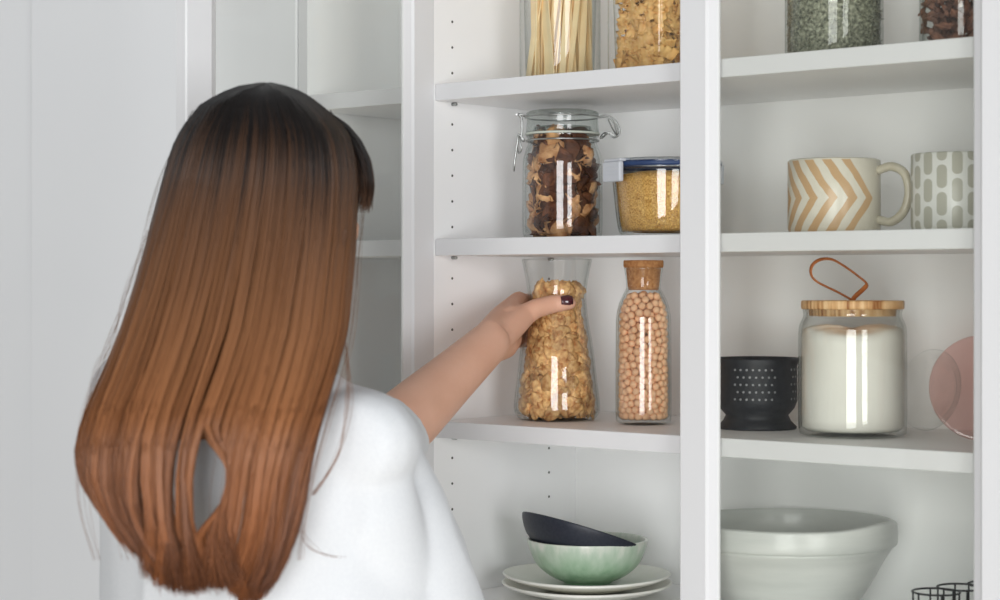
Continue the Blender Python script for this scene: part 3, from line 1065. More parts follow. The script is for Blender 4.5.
# local +x is away from the camera, so the picture's right is local -y
hp = [(0, -(RM - 0.001), HM * 0.84), (0, -(RM + 0.014), HM * 0.89), (0, -(RM + 0.029), HM * 0.80), (0, -(RM + 0.0345), HM * 0.56), (0, -(RM + 0.029), HM * 0.30), (0, -(RM + 0.015), HM * 0.16), (0, -(RM - 0.001), HM * 0.19)]
bm_tube(bm, smooth_pts(hp, 6), 0.0062, 12, flat=0.8)
obj('handle', bm, M['mug_handle'], mug, rot=(0, 0, -0.5))

# patterned tumbler
tv = 0.135
vx, vz, vsx = at(955, tv)
vb = HOR - (ZM - CZ) * vsx
RV = 43.5 / vsx
HV = (vb - 154) / vsx
o = thing('handleless_cup', 'white handleless cup with rows of grey pill shapes beside the chevron mug', 'cup', (vx, tv, ZM), away)
bm = bmesh.new()
bm_lathe(bm, [(0, 0), (RV - 0.006, 0), (RV - 0.0015, 0.002), (RV, 0.007), (RV, HV * .5), (RV, HV - 0.0015), (RV - 0.002, HV), (RV - 0.0045, HV - 0.0015), (RV - 0.005, HV * .5), (RV - 0.006, 0.010), (0, 0.007)], 72)
obj('cup_body', bm, M['tumbler'], o)

# flour jar
tf = 0.122
fx, fz, fs_ = at(852.5, tf)
fb = HOR + (CZ - ZL) * fs_
def yf(y): return (fb - y) / fs_
froot = thing('storage_jar', 'wide glass jar of white flour with a striped wooden lid on the lower shelf', 'jar', (fx, tf, ZL))
fp = [(0, 0), (0.050, 0), (0.0572, 0.0025), (53.6 / fs_, 0.011), (53.8 / fs_, yf(370)), (53.6 / fs_, yf(335)), (52.5 / fs_, yf(325)), (49.4 / fs_, yf(318)), (48.6 / fs_, yf(314)), (49.6 / fs_, yf(309.5))]
fp = fp[:2] + smooth_prof(fp[2:], 5)
bm = bmesh.new(); jar_shell(bm, fp, 0.0028, 0.006); obj('jar_body', bm, M['glass'], froot)
bm = bmesh.new()
RL = 51.0 / fs_
bm_lathe(bm, [(0, yf(316)), (RL - 0.009, yf(316)), (RL - 0.0085, yf(309)), (RL - 0.001, yf(309)), (RL, yf(308)), (RL, yf(301.5)), (RL - 0.001, yf(300.5)), (0, yf(300.2))], 64)
obj('wooden_lid', bm, M['wood'], froot)
bm = bmesh.new()
lp = [(852, 300), (838, 292), (818, 282), (811, 274), (812, 265), (820, 259.5), (832, 259.5), (846, 267), (860, 277), (867, 284), (863, 289), (855, 296), (852.5, 300)]
lpts = [Vector(((x - 852.5) / fs_ * RX, (x - 852.5) / fs_ * RY, yf(y))) + Vector((FX, FY, 0)) * (0.004 * math.sin(i)) for i, (x, y) in enumerate(lp)]
sp3 = smooth_pts(lpts, 5)
bm_tube(bm, sp3, 0.0030, 8, flat=0.42)
obj('leather_loop', bm, M['leather'], froot)
bm = bmesh.new()
fr_ = [p[0] for p in fp[2:]]; fz2 = [p[1] for p in fp[2:]]
seg = 64
fl = [(0, 0.0066), (0.050, 0.0066)] + [(r - 0.0034, z) for r, z in fp[2:] if 0.008 < z < yf(338)]
def fl_f(r, z, a):
    if z > yf(345):
        z = z + 0.0045 * math.sin(a * 2 + 0.6) * min(1, (z - yf(345)) / 0.006) + 0.002 * mnoise.noise(Vector((math.cos(a) * 3, math.sin(a) * 3, 0)))
    return r, z
bm_lathe(bm, fl + [(0.0545, yf(333)), (0.047, yf(330)), (0.030, yf(328)), (0.015, yf(329)), (0, yf(328))], seg, rfun=fl_f)
o = obj('flour', bm, M['flour'], loc=(fx, tf, ZL)); tag(o, 'white flour heaped unevenly inside the wooden-lidded jar', 'flour', None, 'stuff')
# flour dust clinging below the neck
# colander
tk = 0.150
kx, kz, ks = at(757, tk)
kb = HOR + (CZ - ZL) * ks
def yk(y): return (kb - y) / ks
kroot = thing('colander', 'small black footed colander with pierced sides left of the flour jar', 'colander', (kx, tk, ZL))
RK = 40.5 / ks
bm = bmesh.new()
kp = [(0, 0.012), (0.022, 0.011), (0.034, 0.002), (RK - 0.002, 0.0), (RK - 0.001, 0.0025), (RK - 0.008, 0.0095), (RK - 0.011, 0.016), (RK - 0.004, 0.024), (RK - 0.0005, 0.033), (RK - 0.001, yk(366)), (RK + 0.0015, yk(359.5)), (RK + 0.001, yk(357.5)), (RK - 0.002, yk(358)), (RK - 0.004, yk(366)), (RK - 0.0035, 0.034), (RK - 0.007, 0.026), (RK - 0.016, 0.018), (0, 0.016)]
bm_lathe(bm, kp, 72)
for row in range(5):
    for k in range(40):
        a = 2 * PI * (k + 0.5 * (row % 2)) / 40
        if (k % 10) in (7, 8, 9): continue
        z = 0.036 + row * 0.0085
        c0 = Vector((math.cos(a), math.sin(a), 0))
        r = bmesh.ops.create_cone(bm, cap_ends=True, segments=8, radius1=0.0014, radius2=0.0014, depth=0.0006,
                                  matrix=Matrix.Translation(c0 * (RK - 0.0006) + Vector((0, 0, z))) @ c0.to_track_quat('Z', 'Y').to_matrix().to_4x4())
        for v in r['verts']:
            for f in v.link_faces: f.material_index = 1
obj('colander_body', bm, [M['black'], M['blackhole']], kroot)

# pink glass plate and clear plate standing on edge by the side panel
def plate_profile(bm, R, th=0.0028, seg=64, depth=0.010):
    bm_lathe(bm, [(0, 0), (R * 0.62, 0.0), (R * 0.72, 0.001), (R * 0.86, depth * .6), (R, depth), (R + 0.0012, depth + 0.0012), (R, depth + th), (R * 0.85, depth * .6 + th), (R * 0.71, th), (0, th)], seg)
RP = 0.0555
tx_, _, pps = at(983, 0.19)
nrm = Vector((0.45, -0.88, 0.2)).normalized()
bm = bmesh.new(); plate_profile(bm, RP, depth=0.012)
pk = obj('glass_plate', bm, M['pink_glass'], loc=(0.6725, 0.125, ZL + 0.0565), rot=nrm.to_track_quat('Z', 'Y').to_euler())
tag(pk, 'pink glass plate standing on edge right of the flour jar', 'plate')
nrm2 = Vector((-0.25, -0.95, 0.2)).normalized()
bm = bmesh.new(); plate_profile(bm, 0.046, depth=0.008)
pk2 = obj('glass_plate', bm, M['glass'], loc=(0.557, 0.236, ZL + 0.0465), rot=nrm2.to_track_quat('Z', 'Y').to_euler())
tag(pk2, 'small clear glass plate standing on edge behind the flour jar', 'plate')

# ------------------------------------------------------------------ bottom shelf, left: plates and bowls
tb = 0.135
bx, bz, bs = at(587, tb)
def stone_plate(R, h=0.016):
    bm = bmesh.new()
    def wob(r, z, a):
        return r * (1 + 0.006 * math.sin(3 * a + 1) * (r / R) ** 2), z + 0.0012 * math.sin(2 * a + .4) * (r / R) ** 3
    bm_lathe(bm, smooth_prof([(R * .50, 0.0), (R * .53, 0.0), (R * .60, 0.002), (R * .80, h * .48), (R * .93, h * .78), (R, h), (R + 0.0005, h + 0.0022), (R - 0.002, h + 0.0028), (R * .9, h * .9), (R * .70, h * .46), (R * .5, 0.0062)], 3) + [(0, 0.0055)], 80, rfun=wob)
    return bm
bm = stone_plate(0.1050, 0.0145); bm2 = bmesh.new()
pl1 = obj('stoneware_plate', bm, M['plate'], loc=(bx, tb, ZB + 0.0003)); tag(pl1, 'cream stoneware plate, lowest of the stack under the green bowl', 'plate')
bm = stone_plate(0.1035, 0.0150); pl2 = obj('stoneware_plate', bm, M['plate'], loc=(bx - 0.0005, tb, ZB + 0.0108)); tag(pl2, 'cream stoneware plate directly beneath the green bowl', 'plate')
bm2.free()

def bowl_bm(R, H, foot, th=0.0042):
    bm = bmesh.new()
    pr = [(foot - 0.004, 0.0), (foot, 0.0), (foot + 0.001, 0.0015), (R * .62, H * .16), (R * .84, H * .42), (R * .96, H * .76), (R, H - 0.001), (R - th * .4, H + 0.0006), (R - th, H - 0.001), (R * .95 - th, H * .72), (R * .80 - th, H * .42), (R * .56, H * .20), (R * .25, H * .12)]
    pr = smooth_prof(pr, 4) + [(0, H * .11)]
    bm_lathe(bm, pr, 80)
    return bm
UPV = Vector((0, 0, 1))
RG = 60.5 / bs
gbx = at(587.5, tb)[0]
bm = bowl_bm(RG, 0.0535, 0.030)
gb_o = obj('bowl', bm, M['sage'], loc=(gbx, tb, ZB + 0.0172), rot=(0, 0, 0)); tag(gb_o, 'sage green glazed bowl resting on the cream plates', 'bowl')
nb = (Vector((RX, RY, 0)) * math.sin(math.radians(17)) + UPV * math.cos(math.radians(17)) + Vector((FX, FY, 0)) * 0.17).normalized()
HK = 0.040
bm = bowl_bm(0.0785, HK, 0.020)
bb_o = obj('bowl', bm, M['navy_bowl'], loc=W(583, 530.5, bz - 0.004) - nb * HK, rot=UPV.rotation_difference(nb).to_euler()); tag(bb_o, 'dark slate bowl tilted inside the green bowl', 'bowl')

# mixing bowl
tx = 0.145
wx, wz, ws_ = at(789, tx)
def rz_of(y): return CZ - (y - HOR) / ws_
RW = 106.0 / ws_
zt_ = rz_of(520)
HB = zt_ - ZB
lipdir = math.atan2(RY, RX)
wroot = thing('mixing_bowl', 'large grey-white stoneware mixing bowl with a pouring lip on the bottom shelf', 'mixing bowl', (wx, tx, ZB))
def lipf(r, z, a):
    d = (a - lipdir + 0.72 + PI) % (2 * PI) - PI
    w = math.exp(-(d / 0.34) ** 2) * max(0, (z - HB * .72) / (HB * .28))
    sw = 0
    return r * (1 + 0.05 * w) , z + 0.006 * w * (z / HB) + sw
bm = bmesh.new()
f0 = RW * 0.50
bd = (553 - 531) / ws_
pr = [(f0 - 0.006, 0), (f0, 0), (f0 + 0.002, 0.004), (RW * .72, HB * .32), (RW * .88, HB * .62), (RW * .955, HB - bd - 0.004), (RW * .96, HB - bd - 0.0005), (RW * 1.0, HB - bd + 0.001), (RW * 1.005, HB - bd * .5), (RW, HB - 0.005), (RW - 0.0005, HB - 0.001), (RW - 0.004, HB + 0.0006), (RW - 0.008, HB - 0.002), (RW * .93 - 0.004, HB - bd), (RW * .80, HB * .55), (RW * .60, HB * .25), (RW * .3, 0.012)]
pr = smooth_prof(pr, 4) + [(0, 0.010)]
bm_lathe(bm, pr, 96, rfun=lipf)
obj('bowl_body', bm, M['stone_white'], wroot)

# wire cup rack
rt = thing('wire_rack', 'black wire holder of three rings on the bottom shelf', 'wire rack', (0.70, 0.07, ZB))
zr = CZ - (591 - HOR) / at(936, 0.06)[2] - ZB
cs = []
for (pxc, tt) in ((936, 0.055), (961, 0.100), (992, 0.140)):
    x_, _, s_ = at(pxc, tt); cs.append((x_ - 0.70, tt - 0.07, s_))
for i, (a, b, s_) in enumerate(cs):
    bm = bmesh.new()
    Rr = 23.5 / s_
    for zz in (zr, zr * 0.62, 0.0016):
        bm_tube(bm, [(a + Rr * math.cos(t), b + Rr * math.sin(t), zz) for t in np.linspace(0, 2 * PI, 41)[:-1]], 0.0011, 6, closed=True)
    for k in range(6):
        t = k * PI / 3 + 0.2
        bm_tube(bm, [(a + Rr * math.cos(t), b + Rr * math.sin(t), 0.001), (a + Rr * math.cos(t), b + Rr * math.sin(t), zr)], 0.0011, 6)
    obj('wire_ring', bm, M['blackwire'], rt)

# ------------------------------------------------------------------ the woman
fwd = Vector((0.766 * RX + 0.643 * FX, 0.766 * RY + 0.643 * FY, 0))      # the way she faces
rgt = Vector((0.643 * RX - 0.766 * FX, 0.643 * RY - 0.766 * FY, 0))
UP = Vector((0, 0, 1))
head = W(266, 190, 1.93)
neckb = V3(-0.262, 1.93, 1.42)
feet = V3(-0.235, 1.95, 0)
person = thing('person', 'woman with long chestnut hair in a white T-shirt reaching for the carafe', 'person', tuple(feet))
P0 = Vector(feet)


def chain(bm, pts, rad, seg=20, a=None, flat=1.0):
    """closed capsule chain in world space; a = squeeze direction"""
    pts = [Vector(p) for p in pts]
    d0 = (pts[0] - pts[1]).normalized(); d1 = (pts[-1] - pts[-2]).normalized()
    P_, R_ = [], []
    for k in (0.97, 0.75, 0.4):
        P_.append(pts[0] + d0 * rad[0] * k); R_.append(rad[0] * math.sqrt(1 - k * k))
    P_ += pts; R_ += list(rad)
    for k in (0.4, 0.75, 0.97):
        P_.append(pts[-1] + d1 * rad[-1] * k); R_.append(rad[-1] * math.sqrt(1 - k * k))
    bm_tube(bm, P_, R_, seg, flat=flat, upref=a)


def loft(bm, secs, seg=40, power=2.0):
    """closed horizontal loft; secs = (centre, half along rgt, half along fwd)"""
    rows = []
    for c, ar, af in secs:
        row = []
        for k in range(seg):
            t = 2 * PI * k / seg
            cs_, sn = math.cos(t), math.sin(t)
            e = 2 / power
            row.append(bm.verts.new(Vector(c) + rgt * ar * math.copysign(abs(cs_) ** e, cs_) + fwd * af * math.copysign(abs(sn) ** e, sn)))
        rows.append(row)
    for A, B in zip(rows[:-1], rows[1:]):
        for k in range(seg):
            bm.faces.new((A[k], A[(k + 1) % seg], B[(k + 1) % seg], B[k]))
    bm.faces.new(rows[0][::-1]); bm.faces.new(rows[-1])


def remeshed(name, bm, vox, smooth, mat, parent):
    o = obj(name, bm, mat, None)
    md = o.modifiers.new('r', 'REMESH'); md.mode = 'VOXEL'; md.voxel_size = vox; md.use_smooth_shade = True
    if smooth:
        sm = o.modifiers.new('s', 'SMOOTH'); sm.factor = 0.5; sm.iterations = smooth
    dg = bpy.context.evaluated_depsgraph_get()
    me = bpy.data.meshes.new_from_object(o.evaluated_get(dg))
    old = o.data
    o.modifiers.clear(); o.data = me; me.name = name
    bpy.data.meshes.remove(old)
    if not me.materials: me.materials.append(mat)
    me.transform(Matrix.Translation(-P0))
    for p in me.polygons: p.use_smooth = True
    o.parent = parent
    return o


sh = V3(-0.140, 1.835, CZ + (HOR - 438) / FPX * 1.835)
el = W(373, 451, 2.12)
wr = W(489, 343, 2.325)
lsh = V3(-0.358, 2.045, 1.375)
lel = V3(-0.330, 2.12, 1.12)
lwr = V3(-0.20, 2.27, 1.02)

bm = bmesh.new()
# head: skull, jaw, neck, nose, ears
def ell(c, ax_, ay_, az_, seg=32):
    r = bmesh.ops.create_uvsphere(bm, u_segments=seg, v_segments=20, radius=1)
    for v in r['verts']:
        p = v.co
        v.co = Vector(c) + rgt * p.x * ax_ + fwd * p.y * ay_ + UP * p.z * az_
hc = V3(-0.236, 1.938, 1.595)
ell(hc, 0.073, 0.090, 0.090)
ell(hc + fwd * 0.032 - UP * 0.045, 0.056, 0.058, 0.078)
ell(hc + fwd * 0.072 - UP * 0.098, 0.024, 0.018, 0.018)                      # chin
chain(bm, [hc + fwd * 0.090 + UP * 0.004, hc + fwd * 0.100 - UP * 0.020, hc + fwd * 0.108 - UP * 0.036], [0.007, 0.008, 0.0105], 12)   # nose
for s in (-1, 1):
    chain(bm, [hc + rgt * s * 0.071 - UP * 0.005, hc + rgt * s * 0.075 - UP * 0.025, hc + rgt * s * 0.070 - UP * 0.045], [0.013, 0.012, 0.008], 12)
    chain(bm, [hc + fwd * 0.080 + rgt * s * 0.015 + UP * 0.014, hc + fwd * 0.070 + rgt * s * 0.045 + UP * 0.012], [0.010, 0.009], 12)  # brow
    chain(bm, [hc + fwd * 0.070 + rgt * s * 0.036 - UP * 0.040, hc + fwd * 0.058 + rgt * s * 0.044 - UP * 0.058], [0.020, 0.016], 12)  # cheek
chain(bm, [hc - UP * 0.06 - fwd * 0.01, neckb + fwd * 0.01, neckb - UP * 0.05], [0.054, 0.055, 0.07], 24)
# trunk
cw = V3(-0.262, 1.93)
def cc(z, df=0.0): return Vector((cw.x, cw.y, z)) + fwd * df
loft(bm, [(cc(1.43), 0.05, 0.045), (cc(1.40, .0), 0.13, 0.065), (cc(1.36, .01), 0.165, 0.085), (cc(1.28, .015), 0.150, 0.100), (cc(1.18, .02), 0.135, 0.100), (cc(1.06, .02), 0.120, 0.090), (cc(0.96, .015), 0.150, 0.105), (cc(0.86, .01), 0.165, 0.115), (cc(0.78, 0), 0.14, 0.10)], power=2.3)
# arms
chain(bm, [sh - rgt * 0.02, sh, sh.lerp(el, .5), el, el.lerp(wr, .3), el.lerp(wr, .65), wr], [0.044, 0.045, 0.042, 0.0375, 0.0368, 0.0305, 0.0250], 28)
chain(bm, [lsh, lsh.lerp(lel, .5), lel, lel.lerp(lwr, .35), lwr], [0.050, 0.044, 0.038, 0.037, 0.024], 24)
# left hand, relaxed, hidden in front of her
ld = (lwr - lel).normalized(); lside = rgt
palm = lwr + ld * 0.085
for k in range(4):
    off = lside * (k - 1.5) * 0.019
    a_ = lwr + off * 0.6; b_ = palm + off
    chain(bm, [a_, b_], [0.014, 0.012], 12)
    L_ = (0.040, 0.045, 0.042, 0.033)[k]
    c_ = b_ + ld * L_ - UP * 0.006; d_ = c_ + ld * L_ * .6 - UP * 0.016; e_ = d_ + ld * L_ * .35 - UP * 0.018
    chain(bm, [b_, c_, d_, e_], [0.0095, 0.0088, 0.0080, 0.0070], 12)
chain(bm, [lwr + lside * 0.016 + ld * .02, lwr + lside * 0.040 + ld * 0.05, lwr + lside * 0.048 + ld * 0.09 - UP * .01], [0.014, 0.011, 0.0085], 12)

# ---- right hand round the carafe
JX, JZ = (557 - 500) / FPX * cz_, cz_               # carafe axis in camera plan
def jr(y): return float(np.interp((420.5 - y) / sc, cz2, cr_))
def H(ang, y, off, jy=None):
    """point beside the carafe: ang 180 = picture-left, 90 = far side, 270 = camera side"""
    R_ = jr(y) + off
    X = JX + R_ * math.cos(math.radians(ang)); Z = JZ + R_ * math.sin(math.radians(ang))
    return V3(X, Z, ZL + (420.5 - y) / sc)
wA = W(486, 336, 2.325); wB = W(492, 350, 2.34)
wr_h = wr
# metacarpals fan from the wrist to the knuckles on the picture-left / far side
kn = [H(164, 302, 0.0125), H(172, 317, 0.0120), H(178, 331, 0.0125), H(184, 343, 0.013)]
wb = [wr + UP * 0.010, wr + UP * 0.004, wr - UP * 0.004, wr - UP * 0.011]
for k in range(4):
    mid = wb[k].lerp(kn[k], 0.5) + V3(-0.0035, 0.0, 0) - V3(0, 0, 0)
    chain(bm, [wb[k], mid, kn[k]], [0.0175, 0.0150, 0.0125], 16)
fl_ = [((116, 302), (84, 304), (60, 306)), ((120, 315), (84, 317), (58, 319)), ((128, 330), (92, 331), (68, 333)), ((140, 343), (108, 344), (86, 345))]
for k in range(4):
    r_ = (0.0088, 0.0090, 0.0086, 0.0076)[k]
    pts = [kn[k]] + [H(a_, y_, r_ - 0.0006) for a_, y_ in fl_[k]]
    m1 = H((172 - 4 + k * 5 + fl_[k][0][0]) / 2, (302, 316, 330, 343)[k], r_ + 0.002)
    chain(bm, [pts[0], m1, pts[1], pts[2], pts[3]], [r_ + 0.0022, r_ + .0006, r_ + .0003, r_ - .0003, r_ - .0012], 14)
# thenar mass and thumb across the near side
t0 = wr + V3(0.004, -0.006, 0) - V3(0, 0, 0)
tcm = W(500, 336, 2.350)
tmc = W(523, 316, 2.392)
tip_i = H(262, 304.5, 0.0092)
tip_e = H(288, 303.5, 0.0080)
chain(bm, [wr + UP * 0.002, tcm, tmc], [0.020, 0.0195, 0.0150], 18)
chain(bm, [tmc, W(536, 308.5, 2.398), tip_i, H(276, 303.6, 0.0086), tip_e], [0.0142, 0.0122, 0.0114, 0.0106, 0.0086], 18)
# web between thumb and index, heel of the hand
chain(bm, [W(512, 318, 2.385), W(514, 309, 2.42), kn[0]], [0.016, 0.0125, 0.0115], 16)
chain(bm, [wr - UP * 0.008, W(504, 345, 2.380), W(511, 339, 2.42)], [0.0180, 0.0172, 0.014], 16)
# legs
for s in (-1, 1):
    hip = cc(0.84) + rgt * s * 0.085
    knee = cc(0.47, 0.02) + rgt * s * 0.085
    ank = cc(0.09, -0.01) + rgt * s * 0.085
    chain(bm, [hip, hip.lerp(knee, .5), knee, knee.lerp(ank, .35), ank], [0.085, 0.070, 0.052, 0.050, 0.034], 20)
    chain(bm, [ank - UP * 0.045 - fwd * 0.02, ank + fwd * 0.10 - UP * 0.055, ank + fwd * 0.15 - UP * 0.06], [0.034, 0.034, 0.026], 16)
body = remeshed('body', bm, 0.0024, 6, M['skin'], person)

# thumb nail on the near side of the tip
nc = H(281.5, 303.0, 0.0092)
ndir = (tip_e - tip_i).normalized()
nout = (nc - V3(JX, JZ, nc.z)); nout.z = 0; nout.normalize()
nup = ndir.cross(nout).normalized()
if nup.z < 0: nup = -nup
nn_ = (nout * 0.93 + nup * 0.36).normalized(); ns = nn_.cross(ndir).normalized()
bm = bmesh.new()
rows = []
for i in range(9):
    u = i / 8
    row = []
    wv = 0.0062 * (0.78 + 0.22 * math.sin(min(1, u * 1.3) * PI * .5 + .2)) * (1 if u < .85 else 0.86)
    for j in range(9):
        v = (j / 8 - .5) * 2
        p = nc + ndir * ((u - 0.5) * 0.0150) + ns * wv * v + nn_ * (0.0112 - 0.0024 * v * v - 0.0010 * (u - .4) ** 2 * 4 - 0.0006)
        row.append(p)
    rows.append(row)
T_ = [[bm.verts.new(p + nn_ * 0.0007 - P0) for p in r] for r in rows]; B_ = [[bm.verts.new(p - nn_ * 0.0012 - P0) for p in r] for r in rows]
for i in range(8):
    for j in range(8):
        f = bm.faces.new((T_[i][j], T_[i + 1][j], T_[i + 1][j + 1], T_[i][j + 1])); f.smooth = True
        bm.faces.new((B_[i][j], B_[i][j + 1], B_[i + 1][j + 1], B_[i + 1][j]))
for i in range(8):
    for j in (0, 8):
        bm.faces.new((T_[i][j], T_[i + 1][j], B_[i + 1][j], B_[i][j])); bm.faces.new((T_[j][i], T_[j][i + 1], B_[j][i + 1], B_[j][i]))
o = obj('fingernail', bm, M['nail'], person); o['label'] = 'dark burgundy varnished thumbnail'
# face
for s in (-1, 1):
    bm = bmesh.new()
    bmesh.ops.create_uvsphere(bm, u_segments=20, v_segments=14, radius=0.0118)
    e_ = obj('eye', bm, M['eye'], person, loc=hc + fwd * 0.0795 + rgt * s * 0.031 - UP * 0.004 - P0)
    bm = bmesh.new(); bmesh.ops.create_uvsphere(bm, u_segments=16, v_segments=10, radius=0.0062)
    obj('iris', bm, M['iris'], e_, loc=fwd * 0.0066)
bm = bmesh.new()
for dz, rr in ((0.003, 0.0042), (-0.004, 0.0050)):
    bm_tube(bm, smooth_pts([hc + fwd * 0.080 - rgt * 0.023 - UP * 0.066 - P0, hc + fwd * 0.0905 - UP * (0.066 - dz) - P0, hc + fwd * 0.080 + rgt * 0.023 - UP * 0.066 - P0], 6), [0.0012] + [rr] * 11 + [0.0012], 10)
obj('lips', bm, M['lip'], person)

# ---- T-shirt
bm = bmesh.new()
loft(bm, [(cc(1.432), 0.072, 0.062), (cc(1.425, .0), 0.105, 0.075), (cc(1.405, .0), 0.140, 0.088), (cc(1.37, .005), 0.172, 0.105), (cc(1.31, .015), 0.180, 0.122), (cc(1.25, .030), 0.185, 0.132), (cc(1.19, .045), 0.200, 0.146), (cc(1.10, .050), 0.205, 0.150), (cc(1.00, .045), 0.200, 0.150), (cc(0.92, .035), 0.205, 0.152), (cc(0.885, .03), 0.205, 0.152), (cc(0.89, .03), 0.198, 0.146), (cc(0.95, .03), 0.185, 0.135)], seg=56, power=2.3)
hem = W(401, 423, 2.03)
d_arm = (el - sh).normalized()
def ringpts(c, n, r1, r2, ref, seg=36):
    u = (ref - n * ref.dot(n)).normalized(); v = n.cross(u)
    return [Vector(c) + u * math.cos(2 * PI * k / seg) * r1 + v * math.sin(2 * PI * k / seg) * r2 for k in range(seg)]
def sleeve(secs, ref):
    rows = [[bm.verts.new(p) for p in ringpts(c, n, r1, r2, ref)] for c, n, r1, r2 in secs]
    for A, B in zip(rows[:-1], rows[1:]):
        for k in range(36):
            bm.faces.new((A[k], A[(k + 1) % 36], B[(k + 1) % 36], B[k]))
    bm.faces.new(rows[0][::-1]); bm.faces.new(rows[-1])
shc = V3(-0.150, 1.86, CZ + (HOR - 446) / FPX * 1.86)
hn = (W(425, 400, 2.16) - W(395, 425, 2.03)).normalized()
inn = hem - hn * 0.022
n1 = (V3(0.62, 0.56) - V3(0, 0) + UP * 0.55).normalized()
nz_ = (V3(0.05, 1.0) - V3(0, 0)).normalized()
nm = (nz_ * 0.6 + n1 * 0.5).normalized()
hem = W(400, 423.5, 2.170)
sleeve([(W(349, 446, 1.790), nz_, 0.016, 0.018), (W(349, 446, 1.797), nz_, 0.034, 0.038), (W(350, 446, 1.815), nz_, 0.046, 0.052), (W(352, 446, 1.845), nz_, 0.051, 0.058), (W(357, 447, 1.930), nz_, 0.050, 0.056),
        (W(364, 448, 2.010), nz_, 0.049, 0.053), (W(374, 445, 2.085), nm, 0.047, 0.052), (W(388, 434, 2.135), (nm + n1).normalized(), 0.0435, 0.049), (hem - n1 * 0.008, n1, 0.0405, 0.0470), (hem, n1, 0.0400, 0.0465), (hem, n1, 0.0345, 0.0405), (hem - n1 * 0.008, n1, 0.033, 0.038), (hem - n1 * 0.012, n1, 0.01, 0.01)], UP)
chain(bm, [W(352, 470, 1.85), W(356, 510, 1.85), W(362, 560, 1.87), W(366, 620, 1.89)], [0.050, 0.056, 0.064, 0.07], 24)
chain(bm, [W(386, 462, 2.10), W(392, 474, 2.09), W(399, 505, 2.05), W(412, 550, 2.00), W(422, 600, 1.97), W(420, 690, 1.96)], [0.032, 0.037, 0.046, 0.057, 0.065, 0.065], 24)
# cloth hanging from the sleeve to the side of the body
def web(secs, seg=28):
    rows = [[bm.verts.new(Vector(c) + UP.cross(d).normalized() * math.cos(2 * PI * k / seg) * w + d * math.sin(2 * PI * k / seg) * h) for k in range(seg)] for c, d, w, h in secs]
    for A, B in zip(rows[:-1], rows[1:]):
        for k in range(seg):
            bm.faces.new((A[k], A[(k + 1) % seg], B[(k + 1) % seg], B[k]))
    bm.faces.new(rows[0][::-1]); bm.faces.new(rows[-1])
chain(bm, [W(362, 452, 1.90), W(374, 476, 1.92), W(379, 510, 1.92), W(388, 560, 1.92), W(402, 640, 1.93), W(395, 740, 1.94)], [0.050, 0.054, 0.065, 0.077, 0.094, 0.084], 28)
chain(bm, [W(300, 440, 1.88), W(330, 436, 1.86), W(352, 436, 1.885)], [0.052, 0.050, 0.046], 24)
lhn = (lel - lsh).normalized()
sleeve([(lsh - lhn * .062, lhn, 0.020, 0.020), (lsh - lhn * .056, lhn, 0.042, 0.040), (lsh - lhn * .038, lhn, 0.060, 0.057), (lsh - lhn * .01, lhn, 0.070, 0.066), (lsh + lhn * .06, lhn, 0.068, 0.066), (lsh + lhn * .16, lhn, 0.064, 0.062), (lsh + lhn * .20, lhn, 0.064, 0.062), (lsh + lhn * .20, lhn, 0.060, 0.058), (lsh + lhn * .13, lhn, 0.058, 0.056), (lsh + lhn * .12, lhn, 0.02, 0.02)], rgt)
shirt = remeshed('t_shirt', bm, 0.0038, 26, M['shirt'], person)
# folds
me = shirt.data
nv_ = len(me.vertices)
co = np.empty(nv_ * 3); me.vertices.foreach_get('co', co); co = co.reshape(-1, 3)
no = np.empty(nv_ * 3); me.vertices.foreach_get('normal', no) if hasattr(me.vertices[0], 'normal') else None; no = no.reshape(-1, 3)
for i in range(nv_):
    p = Vector(co[i]) + P0
    q = Vector((p.x * 5.5, p.y * 5.5, p.z * 2.4))
    w = mnoise.noise(q) * 0.006 + (1 - abs(mnoise.noise(q * 2.1 + Vector((3, 1, 7))))) ** 3 * 0.004 - 0.002
    dh = (p - hem).length
    w *= min(1, dh / 0.05)
    co[i] += no[i] * w
me.vertices.foreach_set('co', co.ravel()); me.update()
sm = shirt.modifiers.new('soften', 'SMOOTH'); sm.factor = 0.5; sm.iterations = 3

# ---- jeans and shoes, below the frame
bm = bmesh.new()
loft(bm, [(cc(0.97, .012), 0.145, 0.105), (cc(0.90, .012), 0.168, 0.122), (cc(0.82, .008), 0.180, 0.128), (cc(0.76, .005), 0.165, 0.11)], power=2.3)
for s in (-1, 1):
    hip = cc(0.80) + rgt * s * 0.088; knee = cc(0.47, 0.02) + rgt * s * 0.088; ank = cc(0.13, -0.01) + rgt * s * 0.088
    chain(bm, [hip, hip.lerp(knee, .5), knee, knee.lerp(ank, .35), ank], [0.090, 0.080, 0.062, 0.060, 0.050], 20)
remeshed('jeans', bm, 0.008, 3, M['jeans'], person)
for s in (-1, 1):
    bm = bmesh.new(); a_ = cc(0.045, -0.01) + rgt * s * 0.088
    chain(bm, [a_ - fwd * .03 + UP * .012, a_ + fwd * .05 + UP * .004, a_ + fwd * .14 - UP * .004], [0.046, 0.046, 0.040], 18)
    bm.verts.ensure_lookup_table()
    for v in bm.verts: v.co.z = max(0.0, v.co.z)
    remeshed('shoe', bm, 0.006, 2, M['shoe'], person)

